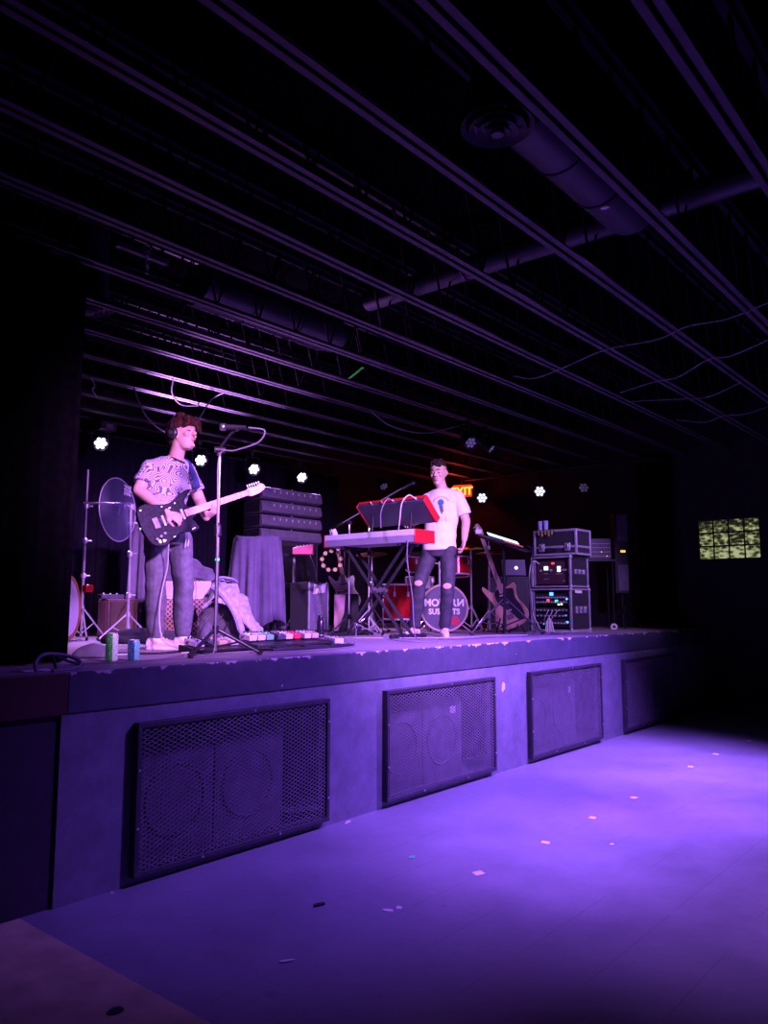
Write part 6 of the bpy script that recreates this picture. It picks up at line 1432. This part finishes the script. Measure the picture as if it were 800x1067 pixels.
def rack(name, label, cat, loc, w, d, h, front, rz=0.0):
    """flight case; its open front faces -x, its side with catches faces the hall; near corner at the origin, w along +y, d along +x"""
    t = thing(name, label, cat, loc, rz)
    MB().b2((0.02, 0.012, 0.012), (d, 0.024, h - 0.012)).b2((0.02, w - 0.024, 0.012), (d, w - 0.012, h - 0.012)).b2((0.02, 0.012, 0.0), (d, w - 0.012, 0.02)).b2((0.02, 0.012, h - 0.02), (d, w - 0.012, h)).b2((d - 0.02, 0.012, 0.0), (d, w - 0.012, h)).build('case_body', 'case_black', t)
    for y in (0.0, w - 0.026):
        for x in (0.0, d - 0.022): MB().b2((x, y, 0), (x + 0.026, y + 0.026, h)).build('corner_post', 'case_edge', t, bevel=0.004)
    for z in (0.0, h - 0.022):
        MB().b2((0, 0.026, z), (0.022, w - 0.026, z + 0.022)).build('edge_trim', 'case_edge', t, bevel=0.003); MB().b2((0.026, 0.0, z), (d - 0.022, 0.022, z + 0.022)).build('edge_trim', 'case_edge', t, bevel=0.003)
    for x in (0.012, d - 0.012):
        for z in (0.012, h - 0.012): MB().ball((x, 0.012, z), 0.026, 10).build('ball_corner', 'case_edge', t)
    for y, m in ((0.03, 'case_edge'), (w - 0.05, 'case_edge')): MB().b2((0.03, y, 0.03), (0.04, y + 0.02, h - 0.03)).build('rack_rail', m, t)
    for x in (d * 0.30, d * 0.52, d * 0.74):
        c = MB().b2((x - 0.035, -0.004, h * 0.42), (x + 0.035, 0.014, h * 0.58)).build('catch', 'case_edge', t, bevel=0.005)
        MB().b2((x - 0.012, -0.012, h * 0.45), (x + 0.012, -0.002, h * 0.55)).build('catch_lever', 'steel', c, bevel=0.003)
    return t
def unit(parent, y0, y1, z0, z1, m, name='rack_unit', x=0.045):
    return MB().b2((x, y0, z0), (x + 0.2, y1, z1)).build(name, m, parent, bevel=0.003)
cx_, cy_ = 9.17, 0.81
mat('rack_panel', (0.05, 0.045, 0.06), 0.4, 0.3, var=0.15); mat('rack_panel_red', (0.075, 0.03, 0.045), 0.45, var=0.15); mat('knob_grey', (0.5, 0.48, 0.55), 0.4, 0.3, var=0.05)
rk = random.Random(5)
t = rack('equipment_rack', 'bottom equipment rack with rows of knobs and coloured lights, lowest of the stacked cases', 'equipment rack', (cx_, cy_, S), 0.59, 0.54, 0.545, None)
us_ = [(0.05, 0.155, 'rack_panel'), (0.165, 0.225, 'rack_panel'), (0.235, 0.30, 'rack_panel'), (0.33, 0.50, 'rack_panel')]
for z0, z1, m in us_:
    u = unit(t, 0.055, 0.535, z0, z1, m)
    nk = 9 if z1 - z0 < 0.1 else 11
    for k in range(nk):
        y = 0.085 + 0.42 * k / (nk - 1)
        for zr in ((z0 + z1) / 2,) if z1 - z0 < 0.12 else (z0 + 0.04, z0 + 0.10):
            MB().cyl((0.046, y, zr), (0.020, y, zr), 0.011, n=10).build('knob', 'knob_grey', u)
for y, z, m, s_ in ((0.30, 0.475, 'led_blue', 0.026), (0.35, 0.395, 'led_red', 0.018), (0.23, 0.385, 'led_green', 0.020), (0.16, 0.345, 'led_white', 0.013), (0.20, 0.340, 'led_white', 0.013), (0.085, 0.41, 'led_blue', 0.014), (0.10, 0.20, 'led_blue', 0.010), (0.085, 0.115, 'led_blue', 0.016), (0.42, 0.09, 'led_blue', 0.008)):
    MB().b2((0.036, y - s_, z - s_ * 0.8), (0.046, y + s_, z + s_ * 0.8)).build('indicator', m, t, bevel=0.003)
MB().b2((0.10, -0.003, 0.485), (0.30, 0.0, 0.52)).build('white_tape', 'paper_white', t)
for k in range(3): MB().tube(smooth_path([(0.02, 0.20 + 0.07 * k, 0.27), (-0.02, 0.22 + 0.06 * k, 0.22), (-0.015, 0.28 + 0.05 * k, 0.15), (0.03, 0.30 + 0.05 * k, 0.12)], 4), 0.005, 6).build('patch_lead', 'pale_wire', t)
t = rack('equipment_rack', 'middle equipment rack with a maroon panel and two white lit meters, on the bottom rack', 'equipment rack', (cx_ + 0.01, cy_ + 0.0, S + 0.56), 0.575, 0.50, 0.40, None)
u = unit(t, 0.055, 0.52, 0.04, 0.36, 'rack_panel_red')
for y0, y1, z0, z1 in ((0.345, 0.405, 0.225, 0.275), (0.165, 0.215, 0.24, 0.272), (0.165, 0.215, 0.20, 0.232)): MB().b2((0.038, y0, z0), (0.046, y1, z1)).build('lit_meter', 'led_white', u, bevel=0.003)
MB().b2((0.038, 0.255, 0.30), (0.046, 0.295, 0.322)).build('indicator', 'led_red', u)
for y in (0.45, 0.30, 0.12, 0.085): MB().cyl((0.046, y, 0.22), (0.022, y, 0.22), 0.014, n=12).build('knob', 'knob_grey', u)
for y, z, w_ in ((0.375, 0.18, 0.03), (0.375, 0.11, 0.035), (0.19, 0.175, 0.05), (0.12, 0.085, 0.02)): MB().b2((0.042, y - w_, z - 0.004), (0.0455, y + w_, z + 0.004)).build('label_strip', 'knob_grey', u)
tc2 = thing('flight_case', 'closed flight case with two catches, topmost of the stacked cases', 'case', (cx_ + 0.03, cy_ - 0.08, S + 0.972))
w, d, h = 0.62, 0.42, 0.335
MB().b2((0.012, 0.012, 0.0), (d - 0.012, w - 0.012, h)).build('case_body', 'case_black', tc2, bevel=0.004)
for y in (0.0, w - 0.03):
    for x in (0.0, d - 0.03): MB().b2((x, y, 0), (x + 0.03, y + 0.03, h)).build('corner_post', 'case_edge', tc2, bevel=0.005)
for z in (0.0, 0.095, h - 0.028): MB().b2((0.002, 0.03, z), (0.022, w - 0.03, z + 0.028)).build('edge_trim', 'case_edge', tc2, bevel=0.003); MB().b2((0.03, 0.002, z), (d - 0.03, 0.022, z + 0.028)).build('edge_trim', 'case_edge', tc2, bevel=0.003)
for y in (0.13, 0.50):
    c = MB().b2((-0.008, y - 0.04, 0.055), (0.012, y + 0.04, 0.155)).build('catch', 'case_edge', tc2, bevel=0.006); MB().b2((-0.016, y - 0.016, 0.075), (-0.006, y + 0.016, 0.135)).build('catch_lever', 'steel', c, bevel=0.004)
MB().tube(smooth_path([(-0.002, 0.26, 0.10), (-0.03, 0.27, 0.08), (-0.03, 0.37, 0.08), (-0.002, 0.38, 0.10)], 5), 0.009, 8).build('handle', 'black_metal', tc2)
mat('cup_glass', (0.45, 0.5, 0.75), 0.15, var=0.05)
for (y, l) in ((0.53, 'pale tumbler on the topmost flight case, left of the pair'), (0.45, 'pale tumbler on the topmost flight case, right of the pair')):
    t = thing('tumbler', l, 'cup', (cx_ + 0.10, cy_ - 0.06 + y, S + 1.307))
    MB().lathe([(0.001, 0.0), (0.028, 0.0), (0.034, 0.13), (0.031, 0.13), (0.026, 0.008), (0.001, 0.008)], 20).build('cup_wall', 'cup_glass', t)
t = thing('tag_strip', 'row of small yellowish tags hanging over the front of the topmost flight case', 'tags', (cx_ + 0.005, cy_ + 0.22, S + 1.30))
MB().b2((-0.002, 0.0, 0.0), (0.10, 0.24, 0.012)).build('strip', 'dark_wire', t)
for k in range(5): MB().b2((-0.005, 0.02 + 0.048 * k, -0.055 - 0.02 * (k % 2)), (0.0, 0.038 + 0.048 * k, 0.004)).build('tag', mat('tag_yellow', (0.55, 0.5, 0.15), 0.6, var=0.1).name if 'tag_yellow' not in MATS else 'tag_yellow', t)
cable('rack_cable', 'pale cable running from the middle rack down its front to the deck', 'cable', [(9.20, 1.27, S + 0.87), (9.12, 1.30, S + 0.90), (9.08, 1.34, S + 0.80), (9.08, 1.35, S + 0.45), (9.04, 1.28, S + 0.20), (8.95, 1.12, S + 0.01), (8.6, 0.85, S + 0.011)], 0.010, 'pale_wire')
t = thing('plug_bundle', 'small bundle of white plugs upright on the deck below the rack cable', 'plugs', (8.86, 0.96, S), CF)
for k in range(5): MB().cyl((-0.05 + 0.025 * k, 0.01 * (k % 2), 0.0), (-0.03 + 0.015 * k, 0.01 * (k % 2), 0.14 + 0.03 * (2 - abs(k - 2))), 0.010, 0.006, 8).build('plug', 'paper_white', t)
# column speaker, mixer table at the far right
t = thing('column_loudspeaker', 'tall slim column loudspeaker with two purple grilles, right of the stacked cases', 'speaker', (11.05, 0.93, S), CF)
MB().b2((-0.11, 0.0, 0.50), (0.09, 0.14, 1.68)).build('column', 'black_plastic', t, bevel=0.01)
for z0, z1 in ((0.54, 0.92), (1.27, 1.66)): MB().b2((-0.065, -0.008, z0), (0.085, 0.004, z1)).build('grille', 'array_paint', t, bevel=0.003)
MB().b2((-0.02, -0.006, 1.10), (0.05, 0.002, 1.13)).build('indicator', 'led_amber', t)
MB().cyl((0, 0.07, 0.03), (0, 0.07, 0.52), 0.02, n=10).build('pole', 'black_metal', t); tripod(t, 0.28, 0.28, 'black_metal', 0.3, 0.011)
t = thing('rack_mixer', 'dim rack mixer with tiny lights on a dark table, left of the column loudspeaker', 'mixer', (10.62, 1.06, S + 0.985), CF)
MB().b2((-0.17, 0.0, 0.0), (0.15, 0.25, 0.30)).build('housing', 'rack_panel', t, bevel=0.006)
for j in range(4):
    for k in range(8): MB().b2((-0.15 + 0.038 * k, -0.006, 0.04 + 0.06 * j), (-0.135 + 0.038 * k, 0.002, 0.05 + 0.06 * j)).build('button', 'led_amber' if (j, k) in ((1, 4), (0, 6)) else 'knob_grey', t)
t = thing('equipment_table', 'dark table under the dim rack mixer at the right', 'table', (10.62, 1.06, S), CF)
MB().b2((-0.30, -0.03, 0.955), (0.20, 0.32, 0.983)).build('tabletop', 'black_plastic', t, bevel=0.004)
for x in (-0.26, 0.16):
    for y in (0.0, 0.28): MB().cyl((x, y, 0), (x, y, 0.955), 0.014, n=8).build('leg', 'black_metal', t)
t = thing('tape_roll', 'small pale roll lying on the deck right of the racks', 'tape roll', (10.35, 0.78, S + 0.035), CF)
MB().torus((0, 0, 0.0), (0.3, 1, 0.1), 0.035, 0.014, 24, 8).build('roll', 'paper_white', t)
MB().torus((0, 0, 0.0), (0.3, 1, 0.1), 0.022, 0.006, 20, 6).build('core', 'pink_case', t)

# --- soft goods and cables at the left
mound('black gig bag lying flat among cables left of the guitarist', (4.05, 2.35, S), CF, [(-0.42, 0.01), (-0.36, 0.09), (-0.1, 0.13), (0.15, 0.115), (0.36, 0.09), (0.42, 0.01)], 0.34, 'black_carpet', 33, 'gig_bag', 'bag', 0.012)
mound('dark cloth pouch on the deck at the side curtain, left of the cans', (2.72, 0.94, S), CF, [(-0.13, 0.01), (-0.10, 0.06), (0.0, 0.095), (0.09, 0.07), (0.14, 0.01)], 0.22, 'bag_charcoal', 35, 'pouch', 'pouch', 0.008)
GC = 'loose cables on the stage deck'
r_ = random.Random(9)
def deck_cable(label, pts, m='dark_wire', r=0.005): cable('stage_cable', label, 'cable', [(x, y, S + r + 0.001 + (z if z else 0)) for x, y, z in pts], r, m, GC)
deck_cable('dark cable snaking past the cans towards the side curtain', [(3.2, 0.62, 0), (3.0, 0.50, 0), (2.85, 0.40, 0), (2.60, 0.36, 0), (2.35, 0.45, 0), (2.2, 0.42, 0)])
deck_cable('thick dark cable lying along the deck from the guitarist shoes to the pouch', [(3.5, 1.0, 0), (3.2, 0.9, 0), (3.0, 1.1, 0), (2.9, 1.35, 0), (3.1, 1.6, 0), (3.3, 1.9, 0)], 'rubber', 0.008)
deck_cable('pale cable curving on the deck between gig bag and pouch', [(3.3, 1.75, 0), (3.05, 1.6, 0), (2.88, 1.3, 0), (2.95, 1.05, 0), (3.15, 1.0, 0)], 'pale_wire')
deck_cable('dark cable looped in front of the long pedalboard near the stage edge', [(3.7, 0.55, 0), (3.9, 0.42, 0), (4.2, 0.36, 0), (4.6, 0.44, 0), (4.9, 0.62, 0), (5.1, 0.9, 0)])
deck_cable('dark cable standing up in a small arch right of the pedals', [(5.25, 0.95, 0), (5.33, 1.0, 0.10), (5.42, 1.1, 0.165), (5.50, 1.05, 0.12), (5.62, 0.85, 0.02), (5.7, 0.62, 0), (5.9, 0.5, 0)])
deck_cable('pale cable lying along the deck under the keyboards', [(5.95, 1.6, 0), (6.2, 1.3, 0), (6.5, 0.95, 0), (6.9, 0.8, 0), (7.3, 0.85, 0), (7.7, 0.6, 0)], 'pale_wire')
deck_cable('dark cable lying in front of the keyboard player shoes', [(6.3, 0.75, 0), (6.6, 0.6, 0), (7.0, 0.62, 0), (7.35, 0.5, 0), (7.8, 0.55, 0), (8.2, 0.4, 0)])
deck_cable('dark cable running from the folding stand to the bottom rack', [(7.9, 0.75, 0), (8.2, 0.62, 0), (8.6, 0.68, 0), (8.9, 0.55, 0), (9.3, 0.62, 0)])
deck_cable('pale cable crossing the deck beside the plugs', [(8.4, 0.55, 0), (8.7, 0.85, 0), (8.95, 0.70, 0), (9.1, 0.50, 0)], 'pale_wire', 0.006)
cable('amplifier_cable', 'thick cable arching beside the guitarist right leg down to the gig bag', 'cable', [(4.75, 3.2, S + 0.48), (4.62, 3.12, S + 0.54), (4.50, 3.0, S + 0.44), (4.45, 2.9, S + 0.22), (4.46, 2.75, S + 0.02)], 0.008, 'dark_wire')
t = thing('cable_loop', 'stiff grey cable loop standing on the stage edge at the far left', 'cable', (1.98, 0.14, S))
MB().tube(smooth_path([(-0.02, 0.0, 0.0), (-0.015, 0.02, 0.05), (0.05, 0.06, 0.085), (0.16, 0.06, 0.075), (0.225, 0.03, 0.045), (0.21, 0.0, 0.015), (0.14, -0.02, 0.006), (0.04, -0.05, 0.006)], 6), 0.010, 8).build('loop', 'dark_wire', t)
MB().tube(smooth_path([(0.07, -0.03, 0.004), (0.075, 0.0, 0.05), (0.11, 0.10, 0.088), (0.20, 0.16, 0.05), (0.34, 0.20, 0.006)], 6), 0.008, 8).build('loop', 'rubber', t)
p_ = MB().add([(-0.08, -0.03, 0), (0.06, -0.05, 0), (0.09, 0.06, 0.004), (-0.05, 0.08, 0), (-0.08, -0.03, 0.003), (0.06, -0.05, 0.003), (0.09, 0.06, 0.007), (-0.05, 0.08, 0.003)], [(0, 3, 2, 1), (4, 5, 6, 7), (0, 1, 5, 4), (1, 2, 6, 5), (2, 3, 7, 6), (3, 0, 4, 7)]).build('paper_sheet', 'paper_white', None, (2.0, 0.22, S + 0.001))
tag(p_, 'crumpled white paper on the stage edge under the grey cable loop', 'paper')

# --- marks and litter on the dance floor
mat('tape_white', (0.85, 0.78, 0.74), 0.7, var=0.06)
TX = [(3.80, -1.30), (4.54, -1.31), (5.26, -1.28), (6.0, -1.27), (6.73, -1.25), (7.45, -1.20), (8.22, -1.18), (9.24, -1.21)]
tl = ['nearest the camera', 'second', 'third', 'fourth', 'fifth', 'sixth', 'seventh', 'farthest, by the dark end wall']
rt_ = random.Random(2)
for k, (x, y) in enumerate(TX):
    if k == 4: continue
    w, d = rt_.uniform(0.026, 0.034), rt_.uniform(0.022, 0.030)
    o = MB().add([(-w, -d, 0.0005), (w * 0.9, -d * 0.8, 0.0005), (w, d, 0.0005), (-w * 0.8, d * 0.9, 0.0005), (-w, -d, 0.002), (w * 0.9, -d * 0.8, 0.002), (w, d, 0.002), (-w * 0.8, d * 0.9, 0.002)], [(0, 3, 2, 1), (4, 5, 6, 7), (0, 1, 5, 4), (1, 2, 6, 5), (2, 3, 7, 6), (3, 0, 4, 7)]).build('tape_mark', 'tape_white', None, (x, y, 0), rt_.uniform(-0.4, 0.4))
    n_ = k if k < 4 else k - 1
    l = 'pale tape square on the dance floor, %s' % tl[0] if k == 0 else ('pale tape square on the dance floor, ' + tl[7] if k == 7 else 'pale tape square on the dance floor, %s counted from the camera' % tl[n_])
    tag(o, l, 'tape mark', 'tape squares in a row across the dance floor')
def litter(name, label, cat, x, y, w, d, m, rz, h=0.003, z=0.0):
    pts = [(w * (0.8 + 0.3 * rt_.random()) * math.cos(a), d * (0.8 + 0.3 * rt_.random()) * math.sin(a)) for a in [2 * PI * k / 9 for k in range(9)]]
    return tag(MB().prism(pts, 0.0006, h).build(name, m, None, (x, y, z), rz), label, cat)
mat('teal_scrap', (0.1, 0.75, 0.3), 0.6, var=0.1)
litter('teal_scrap', 'tiny teal scrap on the floor in front of the second grille', 'scrap', 3.78, -0.85, 0.035, 0.018, 'teal_scrap', 0.4)
litter('paper_scrap', 'small torn pale scrap on the floor, left of a close pair', 'scrap', 3.07, -1.26, 0.016, 0.03, 'tape_white', 0.3)
litter('paper_scrap', 'small torn pale scrap on the floor, right of a close pair', 'scrap', 3.13, -1.28, 0.022, 0.016, 'tape_white', 0.8)
litter('paper_slip', 'narrow pale paper slip lying nearest the camera on the dark floor', 'paper', 2.38, -1.29, 0.035, 0.010, 'tape_white', -0.55, 0.006)
litter('dark_scrap', 'curled dark leaf like scrap on the floor below the first grille', 'scrap', 2.90, -0.96, 0.035, 0.016, 'rubber', -0.3, 0.010)
litter('paper_slip', 'pinkish paper slip at the foot of the stage between the first two grilles', 'paper', 4.08, -0.06, 0.045, 0.010, 'tape_white', 0.3, 0.005)
litter('pale_speck', 'tiny pale speck on the violet patch of the dance floor', 'scrap', 4.77, -1.64, 0.02, 0.014, 'tape_white', 0.2)
litter('dark_disc', 'round dark disc lying on the light floor landing', 'disc', 1.69, -1.13, 0.03, 0.03, 'rubber', 0.0, 0.005, 0.012)
litter('pale_speck', 'tiny white speck at the foot of the stage left of the first grille', 'scrap', 2.33, -0.03, 0.012, 0.008, 'tape_white', 0.0, 0.006)

pt = MB(Matrix.Rotation(PI / 2, 4, 'X')).prism([(0.03 * (0.7 + 0.5 * rt_.random()) * math.cos(a), 0.05 * (0.6 + 0.5 * rt_.random()) * math.sin(a)) for a in [2 * PI * k / 13 for k in range(13)]], 0.0005, 0.002).build('paint_patch', 'paper_white', None, (6.19, -0.004, 0.735))
tag(pt, 'bare white paint patch on the stage front between the second and third grilles', 'paint patch')
